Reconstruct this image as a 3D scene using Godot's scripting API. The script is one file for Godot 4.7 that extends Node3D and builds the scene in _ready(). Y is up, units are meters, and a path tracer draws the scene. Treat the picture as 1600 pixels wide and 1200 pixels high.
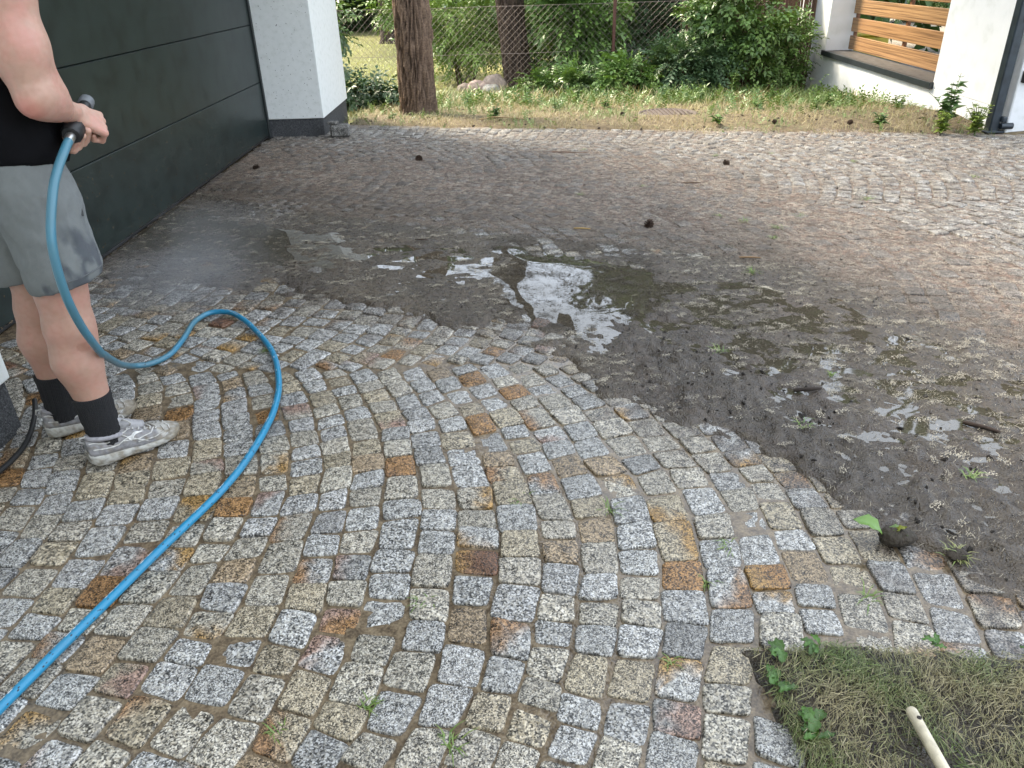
extends Node3D

var taken := {}
var M := {}
var T := {}
var noise_a := FastNoiseLite.new()
var noise_b := FastNoiseLite.new()
var noise_c := FastNoiseLite.new()


func _ready() -> void:
	camera_and_light()
	noises()
	textures()
	materials()
	ground()
	pavement()
	house()
	garden_wall()
	gate_post_and_plaster_wall()
	mud_and_water()
	fence()
	trees()
	shrubs()
	verge()
	sod_and_handle()
	litter()
	person()
	spray_gun()
	hose()
	small_things()


func camera_and_light() -> void:
	var cam := Camera3D.new()
	cam.name = "camera"
	cam.fov = 53.06
	cam.near = 0.05
	cam.far = 400.0
	add_child(cam)
	cam.position = Vector3(0, 1.5, 0)
	cam.basis = Basis(Vector3.RIGHT, deg_to_rad(-28.4)) * Basis(Vector3.BACK, deg_to_rad(-1.7))
	cam.current = true
	var env := Environment.new()
	env.background_mode = Environment.BG_SKY
	var sky := Sky.new()
	var sm := ProceduralSkyMaterial.new()
	sm.sky_top_color = Color(0.775, 0.805, 0.845)
	sm.sky_horizon_color = Color(0.90, 0.96, 1.04)
	sm.sky_curve = 0.28
	sm.sky_energy_multiplier = 1.0
	sm.ground_bottom_color = Color(0.24, 0.23, 0.2)
	sm.ground_horizon_color = Color(0.5, 0.52, 0.5)
	sm.sun_angle_max = 30.0
	sky.sky_material = sm
	env.sky = sky
	env.background_energy_multiplier = 1.0
	env.tonemap_mode = Environment.TONE_MAPPER_LINEAR
	env.tonemap_exposure = 3.95
	env.sdfgi_enabled = true
	env.ssao_enabled = true
	env.ssil_enabled = true
	env.volumetric_fog_enabled = true
	env.volumetric_fog_density = 0.0
	var we := WorldEnvironment.new()
	we.name = "world_environment"
	we.environment = env
	add_child(we)
	var sun := DirectionalLight3D.new()
	sun.name = "sun"
	sun.light_energy = 0.95
	sun.light_color = Color(1.0, 0.95, 0.86)
	sun.light_angular_distance = 16.0
	sun.shadow_enabled = true
	add_child(sun)
	# over the far end of the house, ahead on the left: the house shades the near half of the yard
	sun.look_at_from_position(Vector3(-6.4, 9.0, -6.6), Vector3.ZERO, Vector3.UP)


# ---------------------------------------------------------------- helpers
func numbered(called: String) -> String:
	if not taken.has(called):
		taken[called] = 0
		return called
	taken[called] += 1
	return "%s_%03d" % [called, taken[called]]


func tag(o: Node, label := "", category := "", group := "", kind := "") -> Node:
	if label: o.set_meta("label", label)
	if category: o.set_meta("category", category)
	if group: o.set_meta("group", group)
	if kind: o.set_meta("kind", kind)
	return o


func thing(called: String, at: Vector3, label: String, category: String, group := "", turn := 0.0) -> Node3D:
	var o := Node3D.new()
	o.name = numbered(called)
	add_child(o)
	o.position = at
	o.rotation.y = turn
	tag(o, label, category, group)
	return o


func obj(called: String, mesh: Mesh, m: Material, parent: Node = null) -> MeshInstance3D:
	var o := MeshInstance3D.new()
	o.mesh = mesh
	o.material_override = m
	if parent == null:
		o.name = numbered(called)
		add_child(o)
	else:
		o.name = called
		parent.add_child(o, true)
	return o


func multi(called: String, mesh: Mesh, m: Material, xf: Array, cols: PackedColorArray, parent: Node = null) -> MultiMeshInstance3D:
	var mm := MultiMesh.new()
	mm.transform_format = MultiMesh.TRANSFORM_3D
	mm.use_colors = cols.size() > 0
	mm.mesh = mesh
	mm.instance_count = xf.size()
	for i in xf.size():
		mm.set_instance_transform(i, xf[i])
		if mm.use_colors:
			mm.set_instance_color(i, cols[i])
	var o := MultiMeshInstance3D.new()
	o.multimesh = mm
	o.material_override = m
	if parent == null:
		o.name = numbered(called)
		add_child(o)
	else:
		o.name = called
		parent.add_child(o, true)
	return o


# Collects triangles; smooth normals where vertices are shared. Front faces run clockwise.
class MB:
	var v := PackedVector3Array()
	var c := PackedColorArray()
	var uv := PackedVector2Array()
	var ix := PackedInt32Array()
	var col := Color.WHITE

	func add(p: Vector3, t := Vector2.ZERO) -> int:
		v.append(p)
		c.append(col)
		uv.append(t)
		return v.size() - 1

	func tri(a: int, b: int, d: int) -> void:
		ix.append(a)
		ix.append(b)
		ix.append(d)

	# four corners in order round the face, seen from outside clockwise
	func quad(a: Vector3, b: Vector3, d: Vector3, e: Vector3) -> void:
		var i := v.size()
		add(a, Vector2(0, 0))
		add(b, Vector2(1, 0))
		add(d, Vector2(1, 1))
		add(e, Vector2(0, 1))
		tri(i, i + 1, i + 2)
		tri(i, i + 2, i + 3)

	# a flat facet of any number of points, turned to face away from centre
	func facet(ps: Array, centre: Vector3) -> void:
		var mid := Vector3.ZERO
		for p in ps: mid += p
		mid /= ps.size()
		var n: Vector3 = (ps[2] - ps[0]).cross(ps[1] - ps[0])
		if n.dot(mid - centre) < 0.0:
			ps.reverse()
		var i := v.size()
		for p in ps: add(p)
		for k in range(1, ps.size() - 1):
			tri(i, i + k, i + k + 1)

	func box(xf: Transform3D, size: Vector3, b := 0.004) -> void:
		var h := size * 0.5
		b = minf(b, minf(h.x, minf(h.y, h.z)) * 0.6)
		var P := {}
		for sx in [-1, 1]:
			for sy in [-1, 1]:
				for sz in [-1, 1]:
					P[[sx, sy, sz, 0]] = xf * Vector3(sx * h.x, sy * (h.y - b), sz * (h.z - b))
					P[[sx, sy, sz, 1]] = xf * Vector3(sx * (h.x - b), sy * h.y, sz * (h.z - b))
					P[[sx, sy, sz, 2]] = xf * Vector3(sx * (h.x - b), sy * (h.y - b), sz * h.z)
		var o := xf.origin
		for s in [-1, 1]:
			facet([P[[s, -1, -1, 0]], P[[s, 1, -1, 0]], P[[s, 1, 1, 0]], P[[s, -1, 1, 0]]], o)
			facet([P[[-1, s, -1, 1]], P[[1, s, -1, 1]], P[[1, s, 1, 1]], P[[-1, s, 1, 1]]], o)
			facet([P[[-1, -1, s, 2]], P[[1, -1, s, 2]], P[[1, 1, s, 2]], P[[-1, 1, s, 2]]], o)
			for t in [-1, 1]:
				facet([P[[s, t, -1, 0]], P[[s, t, 1, 0]], P[[s, t, 1, 1]], P[[s, t, -1, 1]]], o)
				facet([P[[s, -1, t, 0]], P[[s, 1, t, 0]], P[[s, 1, t, 2]], P[[s, -1, t, 2]]], o)
				facet([P[[-1, s, t, 1]], P[[1, s, t, 1]], P[[1, s, t, 2]], P[[-1, s, t, 2]]], o)
				for u in [-1, 1]:
					facet([P[[s, t, u, 0]], P[[s, t, u, 1]], P[[s, t, u, 2]]], o)

	# rings of points, each ring the same count, joined into a skin; ring points run so that faces look outwards
	func skin(rings: Array, cap0 := true, cap1 := true, vscale := 1.0) -> void:
		var n: int = rings[0].size()
		var first := v.size()
		var mid := Vector3.ZERO
		var total := 0
		for r in rings:
			for p in r:
				mid += p
				total += 1
		var along := 0.0
		for k in rings.size():
			if k > 0: along += (rings[k][0] - rings[k - 1][0]).length()
			for j in n:
				add(rings[k][j], Vector2(float(j) / n, along * vscale))
		# find which way round
		var kk := (rings.size() - 1) / 2
		if kk == rings.size() - 1: kk = maxi(0, kk - 1)
		var a0: Vector3 = rings[kk][0]
		var cen := Vector3.ZERO
		for p in rings[kk]: cen += p
		cen /= n
		var nn: Vector3 = (rings[mini(kk + 1, rings.size() - 1)][0] - a0).cross(rings[kk][1] - a0)
		var flip := nn.dot(a0 - cen) > 0.0
		for k in rings.size() - 1:
			for j in n:
				var a := first + k * n + j
				var b := first + k * n + (j + 1) % n
				var d := a + n
				var e := b + n
				if flip:
					tri(a, b, d)
					tri(b, e, d)
				else:
					tri(a, d, b)
					tri(b, d, e)
		# the winding test above is relative: (d-a)x(b-a) is outward when a,b,d is clockwise
		for which in 2:
			if (which == 0 and not cap0) or (which == 1 and not cap1): continue
			var r: Array = rings[0] if which == 0 else rings[rings.size() - 1]
			var m := Vector3.ZERO
			for p in r: m += p
			m /= n
			var c0 := add(m, Vector2(0.5, 0.0))
			var base := v.size()
			for p in r: add(p, Vector2(0.5, 0.0))
			for j in n:
				var a := base + j
				var b := base + (j + 1) % n
				if flip == (which == 0): tri(c0, b, a)
				else: tri(c0, a, b)

	func tube(pts: Array, radii: Array, sides := 8, caps := true, vscale := 1.0) -> void:
		var rings := []
		var t0: Vector3 = (pts[1] - pts[0]).normalized()
		var side := t0.cross(Vector3.UP)
		if side.length() < 0.05: side = t0.cross(Vector3.RIGHT)
		side = side.normalized()
		for k in pts.size():
			var t: Vector3
			if k == 0: t = t0
			elif k == pts.size() - 1: t = (pts[k] - pts[k - 1]).normalized()
			else: t = (pts[k + 1] - pts[k - 1]).normalized()
			side = (side - t * side.dot(t)).normalized()
			var up := side.cross(t)
			var r: float = radii[mini(k, radii.size() - 1)]
			var ring := []
			for j in sides:
				var a := TAU * j / sides
				ring.append(pts[k] + (side * cos(a) + up * sin(a)) * r)
			rings.append(ring)
		skin(rings, caps, caps, vscale)

	# a thin blade: strip of quads along pts, of the widths given
	func blade(pts: Array, widths: Array, across: Vector3) -> void:
		var i := v.size()
		for k in pts.size():
			add(pts[k] - across * widths[k] * 0.5, Vector2(0, float(k) / pts.size()))
			add(pts[k] + across * widths[k] * 0.5, Vector2(1, float(k) / pts.size()))
		for k in pts.size() - 1:
			tri(i + 2 * k, i + 2 * k + 1, i + 2 * k + 2)
			tri(i + 2 * k + 1, i + 2 * k + 3, i + 2 * k + 2)

	func lathe(profile: Array, at: Transform3D, sides := 16) -> void:
		var rings := []
		for q in profile:
			var ring := []
			for j in sides:
				var a := TAU * j / sides
				ring.append(at * Vector3(cos(a) * q.x, q.y, sin(a) * q.x))
			rings.append(ring)
		skin(rings)

	func mesh(colored := false, uvs := true) -> ArrayMesh:
		var n := PackedVector3Array()
		n.resize(v.size())
		for k in range(0, ix.size(), 3):
			var a := ix[k]
			var b := ix[k + 1]
			var d := ix[k + 2]
			var f := (v[d] - v[a]).cross(v[b] - v[a])
			n[a] += f
			n[b] += f
			n[d] += f
		for k in n.size():
			n[k] = n[k].normalized() if n[k].length_squared() > 1e-20 else Vector3.UP
		var arr := []
		arr.resize(Mesh.ARRAY_MAX)
		arr[Mesh.ARRAY_VERTEX] = v
		arr[Mesh.ARRAY_NORMAL] = n
		if uvs: arr[Mesh.ARRAY_TEX_UV] = uv
		if colored: arr[Mesh.ARRAY_COLOR] = c
		arr[Mesh.ARRAY_INDEX] = ix
		var m := ArrayMesh.new()
		m.add_surface_from_arrays(Mesh.PRIMITIVE_TRIANGLES, arr)
		return m


func smooth_path(pts: Array, n: int) -> Array:
	var cv := Curve3D.new()
	for k in pts.size():
		var t: Vector3
		if k == 0: t = (pts[1] - pts[0]) * 0.33
		elif k == pts.size() - 1: t = (pts[k] - pts[k - 1]) * 0.33
		else:
			t = (pts[k + 1] - pts[k - 1]) * 0.5
			t = t.normalized() * minf((pts[k + 1] - pts[k]).length(), (pts[k] - pts[k - 1]).length()) * 0.36
		cv.add_point(pts[k], -t, t)
	var out := []
	var L := cv.get_baked_length()
	for i in n + 1:
		out.append(cv.sample_baked(L * i / n, true))
	return out


func at_box(c: Vector3) -> Transform3D:
	return Transform3D(Basis(), c)


# x for a list of (x, z) knots
func along(knots: Array, x: float) -> float:
	if x <= knots[0].x: return knots[0].y
	for k in range(1, knots.size()):
		if x <= knots[k].x:
			return lerpf(knots[k - 1].y, knots[k].y, (x - knots[k - 1].x) / (knots[k].x - knots[k - 1].x))
	return knots[knots.size() - 1].y


# the yard is level; behind it the verge falls away gently
func gy(_x: float, z: float) -> float:
	var d := clampf(-z - 8.7, 0.0, 5.5)
	return -(0.08 + 0.022 * smoothstep(2.0, 4.0, _x)) * d


func far_edge(x: float) -> float:
	return -8.52 + 0.26 * x if x < 1.0 else -8.26 + 0.22 * (x - 1.0)


# ---------------------------------------------------------------- materials
func noises() -> void:
	noise_a.seed = 11
	noise_a.frequency = 1.0
	noise_a.fractal_octaves = 3
	noise_b.seed = 23
	noise_b.frequency = 1.0
	noise_b.fractal_octaves = 4
	noise_c.seed = 37
	noise_c.frequency = 1.0
	noise_c.fractal_octaves = 1


func bytes_of(kind: int, freq: float, sd: int, size := 512, octaves := 3, warp := 0.0) -> PackedByteArray:
	var n := FastNoiseLite.new()
	n.noise_type = kind
	n.seed = sd
	n.frequency = freq
	if kind == FastNoiseLite.TYPE_CELLULAR:
		n.cellular_return_type = FastNoiseLite.RETURN_CELL_VALUE
		n.fractal_type = FastNoiseLite.FRACTAL_NONE
		n.cellular_jitter = 1.0
	else:
		n.fractal_octaves = octaves
	if warp > 0.0:
		n.domain_warp_enabled = true
		n.domain_warp_amplitude = warp
		n.domain_warp_frequency = freq
	var im := n.get_seamless_image(size, size, false, false, 0.12, true)
	im.convert(Image.FORMAT_L8)
	return im.get_data()


func tex_grey(b: PackedByteArray, size: int) -> ImageTexture:
	return ImageTexture.create_from_image(Image.create_from_data(size, size, false, Image.FORMAT_L8, b))


func tex_rgb(b: PackedByteArray, size: int) -> ImageTexture:
	return ImageTexture.create_from_image(Image.create_from_data(size, size, false, Image.FORMAT_RGB8, b))


func ramp(b: PackedByteArray, stops: Array, size: int) -> ImageTexture:
	# stops: [value 0..1, Color] pairs, sRGB
	var lut := PackedByteArray()
	lut.resize(256 * 3)
	for i in 256:
		var t := i / 255.0
		var col: Color = stops[stops.size() - 1][1]
		for k in stops.size():
			if t <= stops[k][0]:
				col = stops[k][1] if k == 0 else stops[k - 1][1].lerp(stops[k][1], (t - stops[k - 1][0]) / maxf(1e-4, stops[k][0] - stops[k - 1][0]))
				break
		lut[i * 3] = int(col.r * 255)
		lut[i * 3 + 1] = int(col.g * 255)
		lut[i * 3 + 2] = int(col.b * 255)
	var out := PackedByteArray()
	out.resize(size * size * 3)
	for i in size * size:
		var j := b[i] * 3
		out[i * 3] = lut[j]
		out[i * 3 + 1] = lut[j + 1]
		out[i * 3 + 2] = lut[j + 2]
	return tex_rgb(out, size)


func textures() -> void:
	var CE := FastNoiseLite.TYPE_CELLULAR
	var SI := FastNoiseLite.TYPE_SIMPLEX_SMOOTH
	# granite: grains of feldspar, quartz and black mica
	var g1 := bytes_of(CE, 0.17, 3)
	var g2 := bytes_of(CE, 0.27, 5)
	var g3 := bytes_of(SI, 0.02, 7)
	var n := 512 * 512
	var rgb := PackedByteArray()
	rgb.resize(n * 3)
	var hgt := PackedByteArray()
	hgt.resize(n)
	var rgh := PackedByteArray()
	rgh.resize(n)
	for i in n:
		var a := g1[i]
		var b := g2[i]
		var v := 150
		var warm := 0
		if a < 50: v = 84 + (b >> 3)
		elif a < 128: v = 140 + (b >> 3)
		elif a < 205:
			v = 178 + (b >> 3)
			warm = 6
		else: v = 226 + (b >> 4)
		if b < 32: v = 68 + (a >> 3)
		elif b > 226: v = mini(255, v + 45)
		v = clampi(v + ((g3[i] - 128) * 2 / 5), 20, 255)
		rgb[i * 3] = mini(255, v + (warm >> 1))
		rgb[i * 3 + 1] = v
		rgb[i * 3 + 2] = clampi(v - warm, 0, 255)
		hgt[i] = (a >> 1) + (b >> 1)
		rgh[i] = clampi(38 + (a >> 2) + ((g3[i] - 128) >> 1), 30, 230)
	T.granite = tex_rgb(rgb, 512)
	T.granite_h = tex_grey(hgt, 512)
	T.granite_r = tex_grey(rgh, 512)
	# soil and mud
	var s1 := bytes_of(SI, 0.02, 31, 512, 5, 20.0)
	var s2 := bytes_of(SI, 0.09, 33, 512, 3)
	var mix := PackedByteArray()
	mix.resize(n)
	for i in n:
		mix[i] = clampi(int(s1[i] * 0.6 + s2[i] * 0.5 - 12), 0, 255)
	T.soil = ramp(mix, [[0.15, Color(0.52, 0.5, 0.5)], [0.5, Color(0.78, 0.76, 0.74)], [0.85, Color(1, 0.99, 0.96)]], 512)
	T.soil_h = tex_grey(mix, 512)
	var wr := PackedByteArray()
	wr.resize(n)
	for i in n:
		wr[i] = clampi(int(s1[i] * 0.75 - 10), 25, 200)
	T.wet_r = tex_grey(wr, 512)
	var mr := PackedByteArray()
	mr.resize(n)
	for i in n:
		mr[i] = clampi(int(s1[i] * 0.8 - 5), 40, 200)
	T.mud_r = tex_grey(mr, 512)
	# plaster grain
	var p1 := bytes_of(SI, 0.22, 41, 512, 3)
	T.plaster_h = tex_grey(p1, 512)
	var p2 := bytes_of(SI, 0.012, 43, 512, 5, 30.0)
	T.plaster = ramp(p2, [[0.0, Color(0.93, 0.935, 0.925)], [0.4, Color(0.98, 0.982, 0.98)], [1.0, Color(1, 1, 1)]], 512)
	# stone dash of the plinth
	var d1 := bytes_of(CE, 0.13, 47)
	T.dash = ramp(d1, [[0.0, Color(0.45, 0.45, 0.46)], [0.6, Color(0.7, 0.7, 0.71)], [0.9, Color(0.95, 0.95, 0.95)], [1.0, Color(1, 1, 1)]], 512)
	T.dash_h = tex_grey(d1, 512)
	# general blotch
	T.blotch = ramp(bytes_of(SI, 0.01, 53, 512, 5, 25.0), [[0.0, Color(0.72, 0.72, 0.72)], [0.5, Color(0.92, 0.92, 0.92)], [1.0, Color(1, 1, 1)]], 512)
	T.fine = ramp(bytes_of(SI, 0.3, 55, 512, 2), [[0.0, Color(0.74, 0.74, 0.74)], [1.0, Color(1, 1, 1)]], 512)
	T.fine_h = tex_grey(bytes_of(SI, 0.3, 55, 512, 2), 512)
	# wood grain: noise stretched along u
	var w1 := FastNoiseLite.new()
	w1.noise_type = SI
	w1.seed = 61
	w1.frequency = 0.02
	w1.fractal_octaves = 4
	var wb := PackedByteArray()
	wb.resize(n)
	for y in 512:
		for x in 512:
			var q := w1.get_noise_3d(cos(TAU * x / 512.0) * 16.0, sin(TAU * x / 512.0) * 16.0, y * 2.2)
			wb[y * 512 + x] = clampi(int(128 + q * 190), 0, 255)
	T.wood = ramp(wb, [[0.0, Color(0.55, 0.5, 0.45)], [0.35, Color(0.82, 0.78, 0.74)], [0.7, Color(1, 0.97, 0.93)], [1.0, Color(0.9, 0.86, 0.8)]], 512)
	T.wood_h = tex_grey(wb, 512)
	# knitted ribs for socks (vertical lines) and cloth
	var kb := PackedByteArray()
	kb.resize(64 * 64)
	for y in 64:
		for x in 64:
			kb[y * 64 + x] = int(128 + 120 * sin(TAU * x / 8.0))
	T.rib_h = tex_grey(kb, 64)
	# skin
	T.skin = ramp(bytes_of(SI, 0.015, 71, 512, 4, 12.0), [[0.0, Color(0.95, 0.90, 0.885)], [0.5, Color(0.98, 0.965, 0.955)], [1.0, Color(1, 1, 1)]], 512)


func mat(col: Color, rough: float, tex := "", scale := 1.0, bump := "", bump_cm := 0.0, bump_scale := 0.0) -> StandardMaterial3D:
	var m := StandardMaterial3D.new()
	m.albedo_color = col
	m.roughness = rough
	if tex or bump:
		m.uv1_triplanar = true
		m.uv1_scale = Vector3.ONE * scale
	if tex: m.albedo_texture = T[tex]
	if bump:
		m.heightmap_enabled = true
		m.heightmap_texture = T[bump]
		m.heightmap_scale = bump_cm
	return m


func leafy(col: Color, rough := 0.45, through := 0.35) -> StandardMaterial3D:
	var m := StandardMaterial3D.new()
	m.albedo_color = col
	m.roughness = rough
	m.vertex_color_use_as_albedo = true
	m.backlight_enabled = true
	m.backlight = Color(through, through, through * 0.6)
	m.cull_mode = BaseMaterial3D.CULL_DISABLED
	return m


func lin(r: float, g: float, b: float) -> Color:
	return Color(r, g, b).linear_to_srgb()


func materials() -> void:
	var s := StandardMaterial3D.new()
	s.vertex_color_use_as_albedo = true
	s.albedo_texture = T.granite
	s.roughness_texture = T.granite_r
	s.roughness = 1.0
	s.heightmap_enabled = true
	s.heightmap_texture = T.granite_h
	s.heightmap_scale = 0.12
	M.sett = s
	var fs := s.duplicate()
	fs.roughness_texture = null
	fs.roughness = 0.75
	M.sett_dry = fs
	var bed := mat(lin(0.25, 0.20, 0.138), 1.0, "soil", 2.1, "soil_h", 0.12)
	bed.roughness_texture = T.wet_r
	bed.roughness = 0.42
	M.bed = bed
	var mud := mat(Color.WHITE, 1.0, "soil", 2.7, "soil_h", 1.1)
	mud.vertex_color_use_as_albedo = true
	mud.roughness_texture = T.mud_r
	mud.roughness = 1.0
	M.mud = mud
	var dirt := mat(Color.WHITE, 0.9, "soil", 3.3, "soil_h", 1.0)
	dirt.vertex_color_use_as_albedo = true
	M.dirt = dirt
	var soil := mat(Color.WHITE, 0.95, "soil", 1.3, "soil_h", 1.2)
	soil.vertex_color_use_as_albedo = true
	M.soil = soil
	var water := StandardMaterial3D.new()
	water.albedo_color = Color(lin(0.075, 0.063, 0.045), 0.78)
	water.transparency = BaseMaterial3D.TRANSPARENCY_ALPHA
	water.roughness = 0.02
	water.metallic_specular = 0.85
	M.water = water
	M.strand = leafy(Color.WHITE, 0.55, 0.15)
	M.grass = leafy(Color.WHITE, 0.5, 0.4)
	M.leaf = leafy(Color.WHITE, 0.42, 0.5)
	M.clod = mat(lin(0.062, 0.049, 0.040), 0.6, "soil", 6.0, "soil_h", 1.0)
	M.plaster = mat(lin(0.78, 0.80, 0.78), 0.9, "plaster", 0.7, "plaster_h", 0.25)
	M.plaster.uv1_scale = Vector3.ONE * 2.2
	M.white_wall = mat(lin(0.84, 0.85, 0.86), 0.85, "plaster", 0.6)
	M.rough_plaster = mat(lin(0.74, 0.755, 0.77), 0.9, "plaster", 1.6, "plaster_h", 0.5)
	M.plinth = mat(lin(0.13, 0.135, 0.14), 0.8, "dash", 3.5, "dash_h", 0.35)
	M.door = mat(lin(0.019, 0.029, 0.027), 0.38, "blotch", 0.8, "wood_h", 0.04)
	M.door_frame = mat(lin(0.012, 0.016, 0.016), 0.5)
	M.rubber = mat(lin(0.012, 0.012, 0.012), 0.6)
	M.sill = mat(lin(0.028, 0.036, 0.042), 0.45, "blotch", 2.0)
	M.sill_top = mat(lin(0.10, 0.095, 0.09), 0.6, "blotch", 1.7, "soil_h", 0.1)
	M.post = mat(lin(0.022, 0.032, 0.042), 0.35, "blotch", 2.0)
	M.roof = mat(lin(0.5, 0.5, 0.49), 0.8)
	var bd := StandardMaterial3D.new()
	bd.vertex_color_use_as_albedo = true
	bd.albedo_texture = T.wood
	bd.roughness = 0.5
	bd.heightmap_enabled = true
	bd.heightmap_texture = T.wood_h
	bd.heightmap_scale = 0.1
	M.board = bd
	M.stone = mat(lin(0.34, 0.33, 0.31), 0.85, "granite", 1.6, "soil_h", 1.5)
	M.rock = mat(Color.WHITE, 0.85, "blotch", 1.5, "soil_h", 1.5)
	M.rock.vertex_color_use_as_albedo = true
	var bark := mat(Color.WHITE, 0.95, "soil", 3.0, "soil_h", 1.2)
	bark.vertex_color_use_as_albedo = true
	M.bark = bark
	M.wire = mat(lin(0.22, 0.18, 0.17), 0.6)
	M.wire.metallic = 0.3
	M.rust = mat(lin(0.17, 0.075, 0.06), 0.75, "soil", 6.0)
	M.reed = mat(Color.WHITE, 0.85, "soil", 5.0)
	M.reed.vertex_color_use_as_albedo = true
	M.iron = mat(lin(0.15, 0.115, 0.10), 0.7, "soil", 5.0, "soil_h", 0.4)
	M.cream = mat(lin(0.70, 0.62, 0.46), 0.4, "blotch", 4.0)
	var hz := mat(lin(0.03, 0.24, 0.46), 0.33)
	hz.uv1_triplanar = false
	hz.vertex_color_use_as_albedo = true
	hz.albedo_color = Color.WHITE
	M.hose = hz
	M.steel = mat(lin(0.5, 0.5, 0.48), 0.3)
	M.steel.metallic = 0.9
	M.black = mat(lin(0.014, 0.014, 0.015), 0.5, "fine", 8.0)
	M.grey_plastic = mat(lin(0.12, 0.13, 0.14), 0.5)
	var sk := mat(Color.WHITE, 0.5, "skin", 5.0, "fine_h", 0.05)
	sk.vertex_color_use_as_albedo = true
	sk.subsurf_scatter_enabled = true
	sk.subsurf_scatter_strength = 0.15
	M.skin = sk
	M.shirt = mat(lin(0.0075, 0.0075, 0.009), 0.9, "fine", 6.0, "fine_h", 0.05)
	M.shirt.metallic_specular = 0.2
	M.shorts = mat(Color.WHITE, 0.95, "fine", 9.0, "fine_h", 0.06)
	M.shorts.vertex_color_use_as_albedo = true
	var so := mat(lin(0.011, 0.011, 0.013), 0.95)
	so.heightmap_enabled = true
	so.heightmap_texture = T.rib_h
	so.heightmap_scale = 0.25
	so.uv1_scale = Vector3(8, 1, 1)
	M.sock = so
	M.shoe = mat(Color.WHITE, 0.75, "blotch", 9.0, "fine_h", 0.05)
	M.shoe.vertex_color_use_as_albedo = true
	M.hair = mat(lin(0.06, 0.04, 0.025), 0.6, "fine", 8.0, "wood_h", 0.3)
	M.twig = mat(Color.WHITE, 0.85, "wood", 4.0)
	M.twig.vertex_color_use_as_albedo = true
	M.container = mat(lin(0.33, 0.27, 0.02), 0.5, "blotch", 1.0)


# ---------------------------------------------------------------- ground and paving
func field(x0: float, x1: float, z0: float, z1: float, step: float, height: Callable, tint: Callable) -> ArrayMesh:
	var nx := int(ceil((x1 - x0) / step)) + 1
	var nz := int(ceil((z1 - z0) / step)) + 1
	var b := MB.new()
	b.v.resize(nx * nz)
	b.c.resize(nx * nz)
	b.uv.resize(nx * nz)
	for j in nz:
		for i in nx:
			var x := lerpf(x0, x1, float(i) / (nx - 1))
			var z := lerpf(z0, z1, float(j) / (nz - 1))
			var k := j * nx + i
			var y: float = height.call(x, z)
			b.v[k] = Vector3(x, y, z)
			b.c[k] = tint.call(x, z)
			b.uv[k] = Vector2(x, z)
	for j in nz - 1:
		for i in nx - 1:
			var a := j * nx + i
			if b.v[a].y < -5.0 and b.v[a + 1].y < -5.0 and b.v[a + nx].y < -5.0 and b.v[a + nx + 1].y < -5.0:
				continue
			b.tri(a, a + 1, a + nx + 1)
			b.tri(a, a + nx + 1, a + nx)
	for k in b.v.size():
		if b.v[k].y < -5.0: b.v[k].y += 10.0
	return b.mesh(true)


func soil_y(x: float, z: float) -> float:
	var y := gy(x, z) + 0.03 * noise_a.get_noise_2d(x * 1.3, z * 1.3)
	var e := far_edge(x) - z
	if e > 0.0 and x > -1.87: y += 0.035 * smoothstep(0.0, 0.5, e)
	else: y -= 0.06
	return y


func ground() -> void:
	# verge and garden behind, near part fine, far part coarse
	var soil_c := func(x: float, z: float) -> Color:
		var n := noise_b.get_noise_2d(x * 1.1, z * 1.1)
		var lawn := smoothstep(-12.8, -13.8, z)
		return Color(0.20, 0.155, 0.095).lerp(Color(0.26, 0.21, 0.12), 0.5 + n).lerp(Color(0.46, 0.46, 0.16), lawn)
	tag(obj("verge_ground", field(-9.0, 9.0, -22.0, -6.6, 0.14, soil_y, soil_c), M.soil), "", "", "", "structure")
	var far_h := func(x: float, z: float) -> float:
		return gy(x, z) - 0.05 - (0.05 if z > -9.0 else 0.0) + 0.05 * noise_a.get_noise_2d(x * 0.1, z * 0.1)
	var far_c := func(x: float, z: float) -> Color:
		var n := noise_b.get_noise_2d(x * 0.3, z * 0.3)
		return Color(0.21, 0.25, 0.07).lerp(Color(0.33, 0.33, 0.12), 0.5 + n)
	tag(obj("ground", field(-150.0, 150.0, -190.0, 60.0, 2.5, far_h, far_c), M.soil), "", "", "", "structure")
	# pale gravel court seen through the boards of the garden wall
	var gc := func(x: float, z: float) -> Color:
		return Color(0.56, 0.51, 0.42).lerp(Color(0.42, 0.38, 0.31), 0.5 + noise_b.get_noise_2d(x * 2.0, z * 2.0))
	var gh := func(x: float, z: float) -> float: return (-10.0 if x < -z * 0.372 else 0.0) + gy(x, z) + 0.02 + 0.012 * noise_a.get_noise_2d(x * 6.0, z * 6.0)
	tag(obj("gravel_court", field(5.2, 24.0, -34.0, -7.9, 0.2, gh, gc), M.soil), "", "", "", "structure")


const STRIP := 2.3
const APEX := -1.8
const RAD := 2.15
const PITCH := 0.115

# segmental arches: strips across the yard, each a stack of arcs bulging to the right
func sett_height(x: float, z: float) -> float:
	return 0.004 * noise_a.get_noise_2d(x * 0.9, z * 0.9) + clampf(noise_c.get_noise_2d(x * 9.0, z * 9.0), -1, 1) * 0.004


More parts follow.
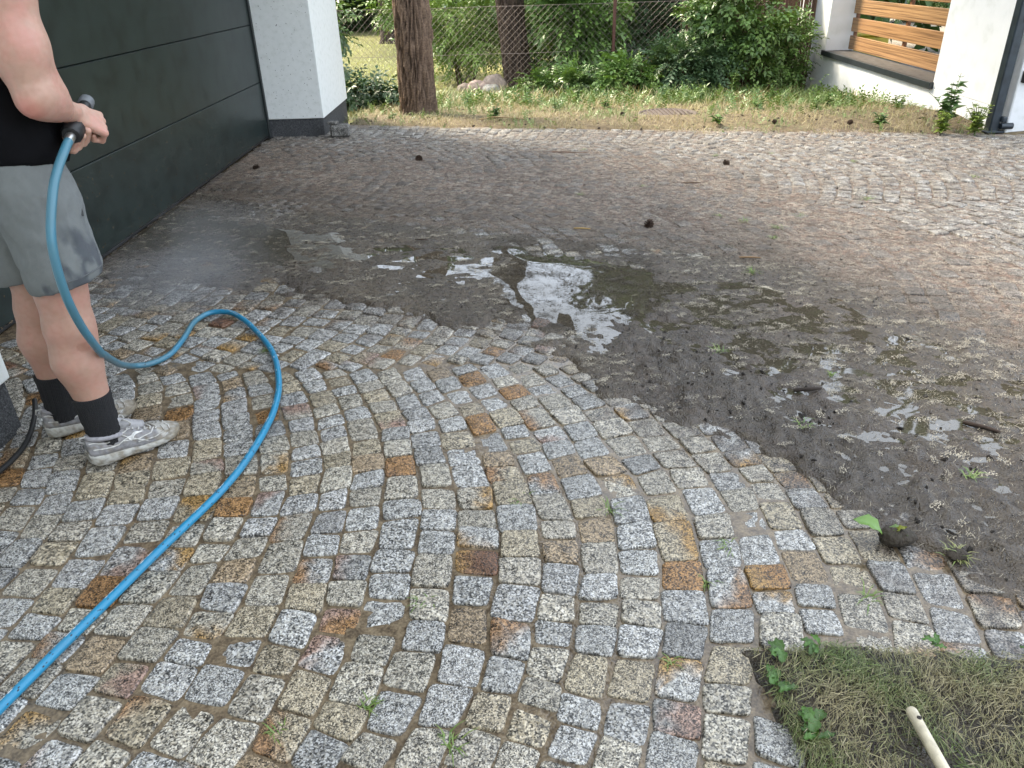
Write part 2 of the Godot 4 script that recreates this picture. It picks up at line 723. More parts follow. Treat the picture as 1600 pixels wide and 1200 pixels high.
func pavement() -> void:
	var pave := Node3D.new()
	pave.name = numbered("pavement")
	add_child(pave)
	pave.set_meta("kind", "structure")
	var bh := func(x: float, z: float) -> float: return -0.006 + 0.003 * noise_a.get_noise_2d(x * 5.0, z * 5.0) - (0.08 if z < far_edge(x) - 0.1 or z > -0.2 else 0.0) - 0.009 * smoothstep(0.0, 0.4, along(WET_TOP, x) - z)
	var bc := func(_x: float, _z: float) -> Color: return Color.WHITE
	var bed := obj("joint_bed", field(-2.6, 9.0, -9.6, 1.6, 0.04, bh, bc), M.bed, pave)
	bed.set_meta("kind", "stuff")
	var rng := RandomNumberGenerator.new()
	rng.seed = 77
	var stones := []
	for k in range(-1, 4):
		var zk := APEX - STRIP * k
		var pitch := PITCH
		var span := asin(STRIP * 0.5 / RAD)
		for j in range(-32, 96):
			var cx := j * pitch + 0.055 * (k & 1)
			var a := -span + rng.randf() * 0.02
			while a < span - 0.015:
				var size := rng.randf_range(0.092, 0.142) * (1.0 - 0.14 * absf(a) / span)
				if rng.randf() < 0.06: size *= 1.25
				var da := size / RAD
				if a + da > span - 0.025: da = span - a
				var m := a + da * 0.5
				var q := Vector2(cx + RAD * cos(m) - RAD, zk - RAD * sin(m))
				if q.x > -2.45 and q.x < 6.5 and q.y < 0.9 and q.y > far_edge(q.x) + 0.03:
					if not in_sod(q.x, q.y, -0.06):
						stones.append([q, cx, zk, a, a + da, rng.randi()])
				a += da
	# the 300 that show largest are parts of their own; the rest are joined
	var eye := Vector3(0, 1.5, 0)
	var shown := []
	for i in stones.size():
		var q: Vector2 = stones[i][0]
		var d := Vector3(q.x, 0, q.y) - eye
		var fwd := d.dot(Vector3(0, -0.4756, -0.8796))
		var rt := d.x
		var inside := fwd > 0.3 and absf(rt) < fwd * 0.70 and d.dot(Vector3(0, -0.8796, 0.4756)) < fwd * 0.53
		shown.append([(d.length() if inside else 50.0 + d.length()), i])
	shown.sort_custom(func(a, b): return a[0] < b[0])
	var rest_near := MB.new()
	var rest_far := MB.new()
	for r in shown.size():
		var st: Array = stones[shown[r][1]]
		var q: Vector2 = st[0]
		if r < 300:
			var b := MB.new()
			add_sett(b, st, 2, Vector3(q.x, 0, q.y))
			var o := obj("sett", b.mesh(true), M.sett, pave)
			o.position = Vector3(q.x, 0, q.y)
		else:
			var wet: bool = q.y > along(WET_TOP, q.x) - 0.3
			add_sett(rest_near if wet else rest_far, st, 1 if q.y > -5.5 else 0, Vector3.ZERO)
	obj("sett_field", rest_near.mesh(true), M.sett, pave).set_meta("kind", "stuff")
	obj("sett_field", rest_far.mesh(true), M.sett_dry, pave).set_meta("kind", "stuff")


# hand laid: the arcs wander
func astray(x: float, z: float) -> Vector2:
	var p := Vector2(noise_a.get_noise_2d(x * 0.8, z * 0.8 + 50.0), noise_a.get_noise_2d(x * 0.8 + 50.0, z * 0.8)) * 0.04
	p += Vector2(noise_a.get_noise_2d(x * 3.0, z * 3.0 + 90.0), noise_a.get_noise_2d(x * 3.0 + 90.0, z * 3.0)) * 0.010
	return Vector2(x, z) + p


func sett_tone(r: float, q: float) -> Color:
	var c: Color
	if r < 0.42: c = Color(0.595, 0.59, 0.575)
	elif r < 0.72: c = Color(0.61, 0.565, 0.48)
	elif r < 0.89: c = Color(0.56, 0.485, 0.36)
	elif r < 0.94: c = Color(0.47, 0.36, 0.24)
	elif r < 0.968: c = Color(0.43, 0.24, 0.10)
	elif r < 0.978: c = Color(0.27, 0.14, 0.085)
	else: c = Color(0.43, 0.425, 0.415)
	return c * (0.84 + 0.3 * q)


func add_sett(b: MB, st: Array, fine: int, org: Vector3) -> void:
	var rng := RandomNumberGenerator.new()
	rng.seed = st[5]
	var q: Vector2 = st[0]
	var gap := rng.randf_range(0.003, 0.010)
	var half := PITCH * 0.5
	var cnr := []
	for s in [[-1, 0], [1, 0], [1, 1], [-1, 1]]:
		var a: float = st[3] if s[1] == 0 else st[4]
		var g: float = gap * 0.5 * (1.0 if s[1] == 0 else -1.0) / RAD
		var am: float = (st[3] + st[4]) * 0.5
		var ac := lerpf(a, am, 0.25)
		var w: float = s[0] * (half * cos(a) - gap * 0.5)
		var px: float = st[1] + RAD * cos(a + g) - RAD + w * cos(ac)
		var pz: float = st[2] - RAD * sin(a + g) - w * sin(ac)
		cnr.append(astray(px, pz) + Vector2(rng.randf_range(-0.006, 0.006), rng.randf_range(-0.006, 0.006)))
	var cen: Vector2 = (cnr[0] + cnr[1] + cnr[2] + cnr[3]) * 0.25
	var outline := []
	for k in 4:
		var p: Vector2 = cnr[k]
		var prev: Vector2 = cnr[(k + 3) % 4]
		var nxt: Vector2 = cnr[(k + 1) % 4]
		var r1 := rng.randf_range(0.10, 0.22)
		var r2 := rng.randf_range(0.10, 0.22)
		if fine == 0:
			outline.append(p.lerp(prev, 0.18))
			outline.append(p.lerp(nxt, 0.18))
			continue
		outline.append(p.lerp(prev, r1))
		outline.append(p.lerp(prev, r1 * 0.35).lerp(p.lerp(nxt, r2 * 0.35), 0.5).lerp(cen, 0.025))
		outline.append(p.lerp(nxt, r2))
		if fine == 2:
			outline.append(p.lerp(nxt, 0.5).lerp(cen, rng.randf_range(-0.04, 0.05)))
	var n := outline.size()
	var y0 := sett_height(q.x, q.y) + rng.randf_range(-0.004, 0.004)
	var tilt := Vector2(rng.randf_range(-0.035, 0.035), rng.randf_range(-0.035, 0.035))
	var rough := rng.randf_range(0.0015, 0.004)
	var tone := sett_tone(rng.randf(), rng.randf())
	var dusty := smoothstep(-0.6, 0.4, q.y - along(DIRT_TOP, q.x) + 0.5 * noise_b.get_noise_2d(q.x * 1.1, q.y * 1.1 + 70.0))
	if fine == 0 or q.y < along(WET_TOP, q.x): tone = tone.lerp(Color(0.66, 0.63, 0.585), 0.7).lerp(Color(0.34, 0.295, 0.255) * rng.randf_range(0.8, 1.2), dusty * 0.85).lerp(Color(0.13, 0.108, 0.085), 0.8 * damp_at(q.x, q.y))
	var near_mud := front_d(q.x, q.y)
	var soiled := smoothstep(-0.34, 0.0, near_mud) * 0.75
	var stain := Color.WHITE
	var stain_dir := Vector2.from_angle(rng.randf() * TAU)
	var stain_off := 9.0
	if fine > 0 and q.y > along(WET_TOP, q.x) and rng.randf() < 0.17:
		var t := rng.randf()
		stain = Color(0.52, 0.32, 0.12) if t < 0.5 else (Color(0.42, 0.25, 0.13) if t < 0.8 else Color(0.45, 0.30, 0.24))
		stain_off = rng.randf_range(-0.2, 0.65)
	var uo := Vector2(rng.randf() * 5.0, rng.randf() * 5.0)
	var ur := rng.randf() * TAU
	var uvs := rng.randf_range(2.2, 3.9)
	var levels := [[1.015, -0.035], [1.0, -0.0045], [0.972, -0.001], [0.90, 0.0004], [0.5, 0.0012]] if fine == 2 else ([[1.0, -0.03], [0.99, -0.004], [0.88, 0.0]] if fine == 1 else [[1.0, -0.02], [0.92, 0.0]])
	var first := b.v.size()
	var nn := noise_b
	for L in levels:
		for j in n:
			var p: Vector2 = cen + (outline[j] - cen) * L[0]
			var d := p - cen
			var y: float = y0 + L[1] + tilt.dot(d)
			if L[1] > -0.01: y += rough * nn.get_noise_2d(p.x * 24.0 + uo.x * 40.0, p.y * 24.0)
			var s := smoothstep(-0.55, 0.55, stain_dir.dot(d) / 0.055 - stain_off + 0.9 * nn.get_noise_2d(p.x * 34.0, p.y * 34.0 + uo.y * 9.0))
			b.col = tone.lerp(stain, s)
			if soiled > 0.01: b.col = b.col.lerp(Color(0.16, 0.13, 0.11), clampf(soiled * (0.7 + 1.6 * nn.get_noise_2d(p.x * 14.0, p.y * 14.0 + 7.0)), 0.0, 0.9))
			var uvp := d.rotated(ur) * uvs + uo
			if L[1] < -0.02: uvp += d.normalized() * 0.09
			b.add(Vector3(p.x, y, p.y) - org, uvp)
	b.col = tone.lerp(stain, smoothstep(-0.1, 0.1, -stain_off)).lerp(Color(0.16, 0.13, 0.11), clampf(soiled * (0.7 + 1.6 * nn.get_noise_2d(cen.x * 14.0, cen.y * 14.0 + 7.0)), 0.0, 0.9))
	var c0 := b.add(Vector3(cen.x, y0 + 0.003 + rough * rng.randf_range(-0.6, 0.6), cen.y) - org, uo)
	var area := 0.0
	for j in n:
		var p: Vector2 = outline[j]
		var p2: Vector2 = outline[(j + 1) % n]
		area += p.x * p2.y - p2.x * p.y
	var up := area < 0.0
	for k in levels.size() - 1:
		for j in n:
			var a := first + k * n + j
			var e := first + k * n + (j + 1) % n
			if up:
				b.tri(a, a + n, e)
				b.tri(e, a + n, e + n)
			else:
				b.tri(a, e, a + n)
				b.tri(e, e + n, a + n)
	var top := first + (levels.size() - 1) * n
	for j in n:
		if up: b.tri(c0, top + (j + 1) % n, top + j)
		else: b.tri(c0, top + j, top + (j + 1) % n)


# the trampled sod in the near right corner
const SOD := [Vector2(0.575, -0.86), Vector2(0.565, -1.10), Vector2(0.56, -1.25), Vector2(0.545, -1.36), Vector2(0.75, -1.37), Vector2(0.95, -1.345), Vector2(1.2, -1.31), Vector2(1.5, -1.27), Vector2(1.9, -1.2), Vector2(1.9, -0.3), Vector2(0.62, -0.3)]

func in_sod(x: float, z: float, grow := 0.0) -> bool:
	var p := Vector2(x, z)
	var c := Vector2(1.1, -0.9)
	p = c + (p - c) * (1.0 - grow)
	return Geometry2D.is_point_in_polygon(p, PackedVector2Array(SOD))


# ---------------------------------------------------------------- house with the garage door
func house() -> void:
	var h := thing("house", Vector3(-1.87, 0, -5.5), "white rendered house front with grey plinths and a dark garage door", "house")
	var put := func(called: String, lo: Vector3, hi: Vector3, m: Material, parent: Node = h, b := 0.006) -> MeshInstance3D:
		var mb := MB.new()
		var sub := Vector3.ZERO
		mb.box(at_box((lo + hi) * 0.5 - h.position - sub), hi - lo, b)
		return obj(called, mb.mesh(), m, parent)
	# the far pillar and the near one, each over its plinth
	var p1 = put.call("pillar", Vector3(-2.8, 0.178, -9.75), Vector3(-1.87, 2.35, -8.37), M.plaster)
	put.call("plinth", Vector3(-2.79, -0.1, -9.735), Vector3(-1.885, 0.176, -8.385), M.plinth, p1)
	var p2 = put.call("pillar", Vector3(-2.8, 0.203, -2.565), Vector3(-1.87, 2.35, -0.9), M.plaster)
	put.call("plinth", Vector3(-2.79, -0.1, -2.55), Vector3(-1.885, 0.2, -0.915), M.plinth, p2)
	put.call("lintel", Vector3(-2.795, 2.30, -8.365), Vector3(-1.875, 2.75, -2.57), M.plaster)
	put.call("upper_wall", Vector3(-2.8, 2.353, -9.75), Vector3(-1.872, 2.752, -8.372), M.plaster)
	put.call("upper_wall", Vector3(-2.8, 2.353, -2.563), Vector3(-1.872, 2.752, 4.5), M.plaster)
	put.call("side_wall", Vector3(-2.8, -0.1, -0.897), Vector3(-1.874, 2.35, 4.5), M.plaster)
	put.call("canopy", Vector3(-2.8, 2.755, -9.74), Vector3(-1.15, 2.93, 4.5), M.roof)
	put.call("upper_storey", Vector3(-9.0, 2.9325, -9.75), Vector3(-1.874, 5.2, 4.5), M.plaster)
	put.call("wing", Vector3(-9.0, -0.1, 4.503), Vector3(3.4, 6.4, 11.0), M.plaster)
	put.call("roof", Vector3(-9.3, 6.403, 4.803), Vector3(3.7, 6.6, 11.3), M.sill)
	put.call("roof", Vector3(-9.3, 5.203, -10.05), Vector3(-1.6, 5.4, 4.5), M.sill)
	put.call("back_wall", Vector3(-9.0, -0.1, -9.75), Vector3(-8.8, 2.93, 4.5), M.plaster)
	put.call("end_wall", Vector3(-8.79, -0.1, -9.75), Vector3(-2.805, 2.93, -9.55), M.plaster)
	put.call("end_wall", Vector3(-8.79, -0.1, 4.3), Vector3(-2.805, 2.93, 4.5), M.plaster)
	# dirt specks thrown against the far pillar
	var fs := MB.new()
	var rp := RandomNumberGenerator.new()
	rp.seed = 23
	for k in 150:
		var c := Vector3(rp.randf_range(-2.42, -1.9), 0.2 + 1.3 * pow(rp.randf(), 1.4), -8.3685) - h.position
		var r := rp.randf_range(0.001, 0.0042)
		var ring := []
		for j in 6: ring.append(c + Vector3(cos(TAU * j / 6.0) * r * rp.randf_range(0.6, 1.4), sin(TAU * j / 6.0) * r * rp.randf_range(0.6, 1.5), 0))
		fs.facet(ring, c - Vector3(0, 0, 1))
	obj("dirt_specks", fs.mesh(), M.clod, p1).set_meta("kind", "stuff")
	# sectional door: panels with a shallow groove between them
	var door := Node3D.new()
	door.name = "garage_door"
	h.add_child(door, true)
	door.set_meta("label", "wide dark green grey sectional garage door")
	var edges := [0.03, 0.548, 1.075, 1.602, 2.12]
	for k in 4:
		put.call("panel", Vector3(-2.51, edges[k] + 0.0025, -8.33), Vector3(-2.46, edges[k + 1] - 0.0025, -2.6), M.door, door, 0.004)
	# mud spattered up from the ground
	var sp := MB.new()
	var rs := RandomNumberGenerator.new()
	rs.seed = 19
	for k in 520:
		var y := 0.03 + 0.5 * pow(rs.randf(), 2.6)
		var c := Vector3(-2.4585, y, rs.randf_range(-8.2, -2.7)) - h.position
		var r := rs.randf_range(0.0015, 0.006)
		var ring := []
		for j in 7: ring.append(c + Vector3(0, cos(TAU * j / 7.0) * r * rs.randf_range(0.7, 1.6), sin(TAU * j / 7.0) * r * rs.randf_range(0.7, 1.2)))
		sp.facet(ring, c - Vector3(1, 0, 0))
	obj("mud_splashes", sp.mesh(), M.bed, door).set_meta("kind", "stuff")
	put.call("seal", Vector3(-2.50, 0.002, -8.33), Vector3(-2.468, 0.03, -2.6), M.rubber, door, 0.008)
	put.call("backing", Vector3(-2.56, 0.0, -8.34), Vector3(-2.515, 2.2, -2.59), M.door_frame, door)
	put.call("frame", Vector3(-2.54, 0.0, -8.369), Vector3(-2.44, 2.3, -8.333), M.door_frame, door)
	put.call("frame", Vector3(-2.54, 0.0, -2.597), Vector3(-2.44, 2.3, -2.566), M.door_frame, door)
	put.call("frame", Vector3(-2.54, 2.122, -8.332), Vector3(-2.44, 2.298, -2.598), M.door_frame, door)


# ---------------------------------------------------------------- the white garden wall on the right
func wall_frame(z: float) -> Transform3D:
	# local x runs along the wall away from the yard gate, local z points out of the face to the yard
	var e := Vector3(0.05, 0, -1).normalized()
	var out := Vector3(-1, 0, -0.05).normalized()
	return Transform3D(Basis(e, Vector3.UP, out), Vector3(4.66 - 0.05 * (z + 7.59), 0, z))


func garden_wall() -> void:
	var f := wall_frame(-7.66)
	var w := thing("garden_wall", Vector3.ZERO, "thick white garden wall with a boarded window opening and dark sill", "wall")
	w.transform = f
	var put := func(called: String, lo: Vector3, hi: Vector3, m: Material, parent: Node = w, b := 0.008, colour := Color.WHITE) -> MeshInstance3D:
		var mb := MB.new()
		mb.col = colour
		mb.box(at_box((lo + hi) * 0.5), hi - lo, b)
		return obj(called, mb.mesh(true), m, parent)
	# along: 0 at the gate post, opening from 1.30 to 5.0, end at 6.3; depth 0.42 behind the face
	put.call("lower_wall", Vector3(0, -0.8, -0.42), Vector3(6.62, 0.218, 0), M.white_wall)
	put.call("pier", Vector3(0, 0.2185, -0.42), Vector3(1.30, 1.75, 0.0), M.white_wall)
	put.call("pier", Vector3(5.0, 0.2185, -0.42), Vector3(6.62, 1.75, 0.0), M.white_wall)
	put.call("upper_wall", Vector3(0, 1.7505, -0.42), Vector3(6.62, 2.05, 0.0), M.white_wall)
	put.call("coping", Vector3(-0.03, 2.0505, -0.46), Vector3(6.66, 2.09, 0.04), M.sill)
	var sill = put.call("sill", Vector3(1.302, 0.2187, -0.40), Vector3(4.998, 0.272, -0.002), M.sill_top)
	put.call("drip_edge", Vector3(1.27, 0.205, 0.0), Vector3(5.03, 0.2765, 0.045), M.sill, sill, 0.004)
	var rng := RandomNumberGenerator.new()
	rng.seed = 5
	var y := 0.29
	for k in 7:
		var mb := MB.new()
		var hgt := 0.185
		mb.col = Color(0.42, 0.265, 0.135).lerp(Color(0.36, 0.21, 0.10), rng.randf())
		mb.box(at_box(Vector3(3.15, y + hgt * 0.5, -0.355)), Vector3(3.685, hgt, 0.028), 0.004)
		for i in mb.uv.size():
			var p := mb.v[i]
			mb.uv[i] = Vector2((p.y + k * 0.37 + p.z) * 2.3, (p.x + k * 1.7) * 0.28)
		# grain runs along the board
		for i in mb.uv.size():
			mb.uv[i] = Vector2(mb.uv[i].y, mb.uv[i].x)
		obj("board", mb.mesh(true), M.board, w)
		y += 0.185 + 0.058
	for s in [1.36, 3.15, 4.94]:
		put.call("batten", Vector3(s - 0.03, 0.285, -0.412), Vector3(s + 0.03, 1.74, -0.371), M.board, w, 0.004, Color(0.16, 0.07, 0.03))
	# what shows between the boards
	var c := thing("container", Vector3(6.0, gy(6.0, -14.6), -14.4), "olive yellow container glimpsed between the wooden boards", "container")
	var mb := MB.new()
	mb.box(at_box(Vector3(0, 0.45, 0)), Vector3(1.0, 0.9, 0.8), 0.03)
	obj("body", mb.mesh(), M.container, c)
	mb = MB.new()
	mb.box(at_box(Vector3(0, 0.93, 0)), Vector3(1.06, 0.06, 0.86), 0.02)
	obj("lid", mb.mesh(), M.container, c)
	var g := thing("storage_box", Vector3(6.45, gy(6.45, -13.2), -12.7), "blue grey box glimpsed below the middle board", "box")
	mb = MB.new()
	mb.box(at_box(Vector3(0, 0.22, 0)), Vector3(0.5, 0.44, 0.5), 0.02)
	obj("body", mb.mesh(), M.grey_plastic, g)
	mb = MB.new()
	mb.box(at_box(Vector3(0, 0.465, 0)), Vector3(0.54, 0.045, 0.54), 0.01)
	obj("lid", mb.mesh(), M.grey_plastic, g)


func gate_post_and_plaster_wall() -> void:
	var p := thing("gate_post", Vector3(4.66, 0, -7.58), "dark blue grey square steel gate post at the corner of the white wall", "post")
	var mb := MB.new()
	mb.box(at_box(Vector3(0, 1.0, 0)), Vector3(0.09, 2.0, 0.10), 0.010)
	obj("column", mb.mesh(), M.post, p)
	mb = MB.new()
	mb.box(at_box(Vector3(0.0, 0.008, 0.0)), Vector3(0.17, 0.016, 0.18), 0.004)
	obj("base_plate", mb.mesh(), M.post, p)
	mb = MB.new()
	mb.box(at_box(Vector3(0.06, 0.12, 0.06)), Vector3(0.05, 0.05, 0.06), 0.01)
	mb.tube([Vector3(0.04, 0.06, 0.07), Vector3(0.15, 0.06, 0.07)], [0.03], 10)
	obj("lock_bracket", mb.mesh(), M.post, p)
	mb = MB.new()
	mb.box(at_box(Vector3(0.015, 1.06, 0.0501)), Vector3(0.016, 0.045, 0.004), 0.001)
	mb.box(at_box(Vector3(0.015, 0.985, 0.0501)), Vector3(0.018, 0.07, 0.004), 0.001)
	obj("keyhole", mb.mesh(), M.rubber, p)
	var w := thing("plaster_wall", Vector3(4.76, 0, -7.50), "rough white plaster wall at the right edge beside the gate post", "wall")
	mb = MB.new()
	mb.box(at_box(Vector3(1.55, 0.95, -0.16)), Vector3(3.1, 2.1, 0.3), 0.01)
	obj("body", mb.mesh(), M.rough_plaster, w)
	mb = MB.new()
	mb.box(at_box(Vector3(1.55, 2.025, -0.16)), Vector3(3.16, 0.05, 0.38), 0.008)
	obj("coping", mb.mesh(), M.sill, w)
	mb = MB.new()
	mb.box(at_box(Vector3(0.06, 0.50, 0.012)), Vector3(0.09, 0.11, 0.05), 0.01)
	obj("intercom", mb.mesh(), M.rubber, w)


# ---------------------------------------------------------------- mud, water and dirt over the setts
const FRONT := [Vector2(-2.6, -4.2), Vector2(-1.9, -3.96), Vector2(-1.06, -3.75), Vector2(-0.48, -3.39), Vector2(0.0, -3.24), Vector2(0.24, -3.02), Vector2(0.36, -2.55), Vector2(0.6, -2.36), Vector2(0.81, -2.29), Vector2(0.925, -2.09), Vector2(1.0, -1.85), Vector2(1.06, -1.7), Vector2(1.19, -1.58), Vector2(1.26, -1.36), Vector2(1.5, -1.2), Vector2(2.2, -1.0), Vector2(4.0, -0.4)]
const WET_TOP := [Vector2(-2.5, -6.14), Vector2(-1.67, -5.5), Vector2(-0.83, -5.1), Vector2(0.03, -4.74), Vector2(0.79, -4.41), Vector2(1.6, -4.0), Vector2(2.15, -2.87), Vector2(2.7, -1.7), Vector2(4.0, -0.5)]
const DIRT_TOP := [Vector2(-2.5, -8.0), Vector2(-1.4, -7.4), Vector2(-0.5, -7.05), Vector2(1.2, -7.0), Vector2(1.98, -5.9), Vector2(2.4, -5.1), Vector2(2.78, -3.9), Vector2(3.2, -3.0), Vector2(4.5, -1.8)]

func front_d(x: float, z: float) -> float:
	return (along(FRONT, x) - z) * 0.75 + 0.16 * noise_b.get_noise_2d(x * 2.3, z * 2.3) + 0.09 * noise_b.get_noise_2d(x * 9.0, z * 9.0)


# how much the broom has heaped up here, 0..1
func heap(x: float, z: float) -> float:
	var d := front_d(x, z)
	var right := smoothstep(0.1, 0.7, x)
	return right * smoothstep(0.0, 0.22, d) * (1.0 - 0.65 * smoothstep(0.45, 1.1, d))


func water_level(x: float, z: float) -> float:
	var d := front_d(x, z)
	var up: float = z - along(WET_TOP, x)
	var y := lerpf(-0.013, 0.0105, smoothstep(-0.05, 0.6, d))
	y += 0.006 * pool_at(x, z)
	y -= 0.030 * smoothstep(0.5, 0.0, up + 0.2 * noise_b.get_noise_2d(x * 2.0, z * 2.0))
	y -= 0.003 * smoothstep(1.2, 2.3, x + 0.5 * noise_b.get_noise_2d(x * 1.3 + 9.0, z * 1.3))
	return y


func pool_at(x: float, z: float) -> float:
	return smoothstep(0.5, 0.25, absf(x - 0.38) + 0.18 * noise_b.get_noise_2d(x * 3.0, z * 3.0)) * smoothstep(0.85, 0.5, absf(z + 4.0))


func mud_height(x: float, z: float) -> float:
	var d := front_d(x, z)
	if d < -0.06 or in_sod(x, z, 0.0): return -10.03
	var up: float = z - along(WET_TOP, x)
	if up < -0.5: return -10.03
	var n := noise_b.get_noise_2d(x * 4.5, z * 4.5 + 20.0)
	var streak := noise_a.get_noise_2d(x * 3.0 + z * 1.2, z * 11.0)
	var fine := noise_b.get_noise_2d(x * 26.0, z * 26.0)
	var h := heap(x, z)
	var thin := lerpf(0.006, 0.0055, smoothstep(0.2, 1.0, x))
	var y := thin + 0.010 * n + 0.009 * streak + 0.003 * fine
	# the clear pool in the middle
	var pool := pool_at(x, z)
	y = lerpf(y, minf(y, -0.006 + 0.35 * y), pool)
	y += 0.005 * smoothstep(0.1, -0.15, x) * smoothstep(-1.3, -0.8, x)
	y += h * (0.008 + 0.030 * maxf(0.0, n + 0.2) + 0.014 * fine + 0.012 * noise_b.get_noise_2d(x * 13.0, z * 13.0))
	y = lerpf(y, 0.002 + 0.005 * n + 0.003 * fine, smoothstep(0.2, -0.1, up))
	y = lerpf(y, -0.03, smoothstep(-0.05, -0.45, up + 0.15 * n))
	y = lerpf(-0.028, y, smoothstep(-0.06, 0.14, d))
	return y


func mud_tint(x: float, z: float) -> Color:
	var n := noise_b.get_noise_2d(x * 1.7 + 40.0, z * 1.7)
	var f := noise_b.get_noise_2d(x * 13.0 + 40.0, z * 13.0)
	var c := Color(0.15, 0.122, 0.09).lerp(Color(0.095, 0.078, 0.060), clampf(0.5 + n + f * 0.5, 0, 1))
	c = c.lerp(Color(0.105, 0.087, 0.073), heap(x, z))
	return c


func dirt_height(x: float, z: float) -> float:
	var up: float = along(WET_TOP, x) - z
	if up < -0.35 or z < far_edge(x) - 0.08: return -10.03
	var top: float = z - along(DIRT_TOP, x)
	var n := noise_b.get_noise_2d(x * 3.5, z * 3.5)
	var f := noise_b.get_noise_2d(x * 22.0, z * 22.0)
	var y := -0.0025 + 0.005 * n + 0.0055 * f
	var cover := smoothstep(-0.5, 0.6, top + 0.4 * noise_b.get_noise_2d(x * 1.1, z * 1.1 + 70.0))
	y = lerpf(-0.0085 + 0.0045 * f + 0.003 * n, y, cover)
	y = lerpf(-0.025, y, smoothstep(-0.35, 0.1, up))
	return y


# still damp next to the wet ground
func damp_at(x: float, z: float) -> float:
	return smoothstep(1.3, 0.0, along(WET_TOP, x) - z + 0.5 * noise_b.get_noise_2d(x * 1.6 + 5.0, z * 1.6))


func dirt_tint(x: float, z: float) -> Color:
	var n := clampf(0.5 + noise_b.get_noise_2d(x * 1.2 + 11.0, z * 1.2) * 1.3, 0, 1)
	var f := clampf(0.5 + noise_b.get_noise_2d(x * 15.0 + 40.0, z * 15.0), 0, 1)
	var dark := Color(0.15, 0.125, 0.106)
	var red := Color(0.23, 0.175, 0.145)
	var pale := Color(0.33, 0.29, 0.25)
	var top: float = z - along(DIRT_TOP, x)
	var c := dark.lerp(red, n).lerp(pale, 0.3 * f)
	c = c.lerp(Color(0.115, 0.094, 0.073), 0.85 * damp_at(x, z))
	return c.lerp(pale, smoothstep(0.7, -0.6, top + 0.5 * noise_b.get_noise_2d(x * 1.5, z * 1.5)))


func mud_and_water() -> void:
	var m := obj("mud", field(-2.45, 4.6, -6.4, -0.5, 0.018, mud_height, mud_tint), M.mud)
	tag(m, "dark wet mud smeared over the setts in front of the cleaned paving", "mud", "", "stuff")
	var d := obj("dirt", field(-2.45, 6.6, -9.3, -0.9, 0.03, dirt_height, dirt_tint), M.dirt)
	tag(d, "dry brown dirt lying over the far setts near the verge", "dirt", "", "stuff")
	var wh := func(x: float, z: float) -> float:
		var fd := front_d(x, z)
		if fd < -0.1 or z < along(WET_TOP, x) - 0.4 or x > 2.7: return -10.05
		return water_level(x, z) + 0.00015 * noise_b.get_noise_2d(x * 14.0, z * 14.0)
	var wc := func(_x: float, _z: float) -> Color: return Color.WHITE
	var w := obj("water", field(-2.45, 2.8, -6.4, -1.4, 0.045, wh, wc), M.water)
	tag(w, "", "", "", "structure")


# ---------------------------------------------------------------- fence
const FENCE_Z := -13.0

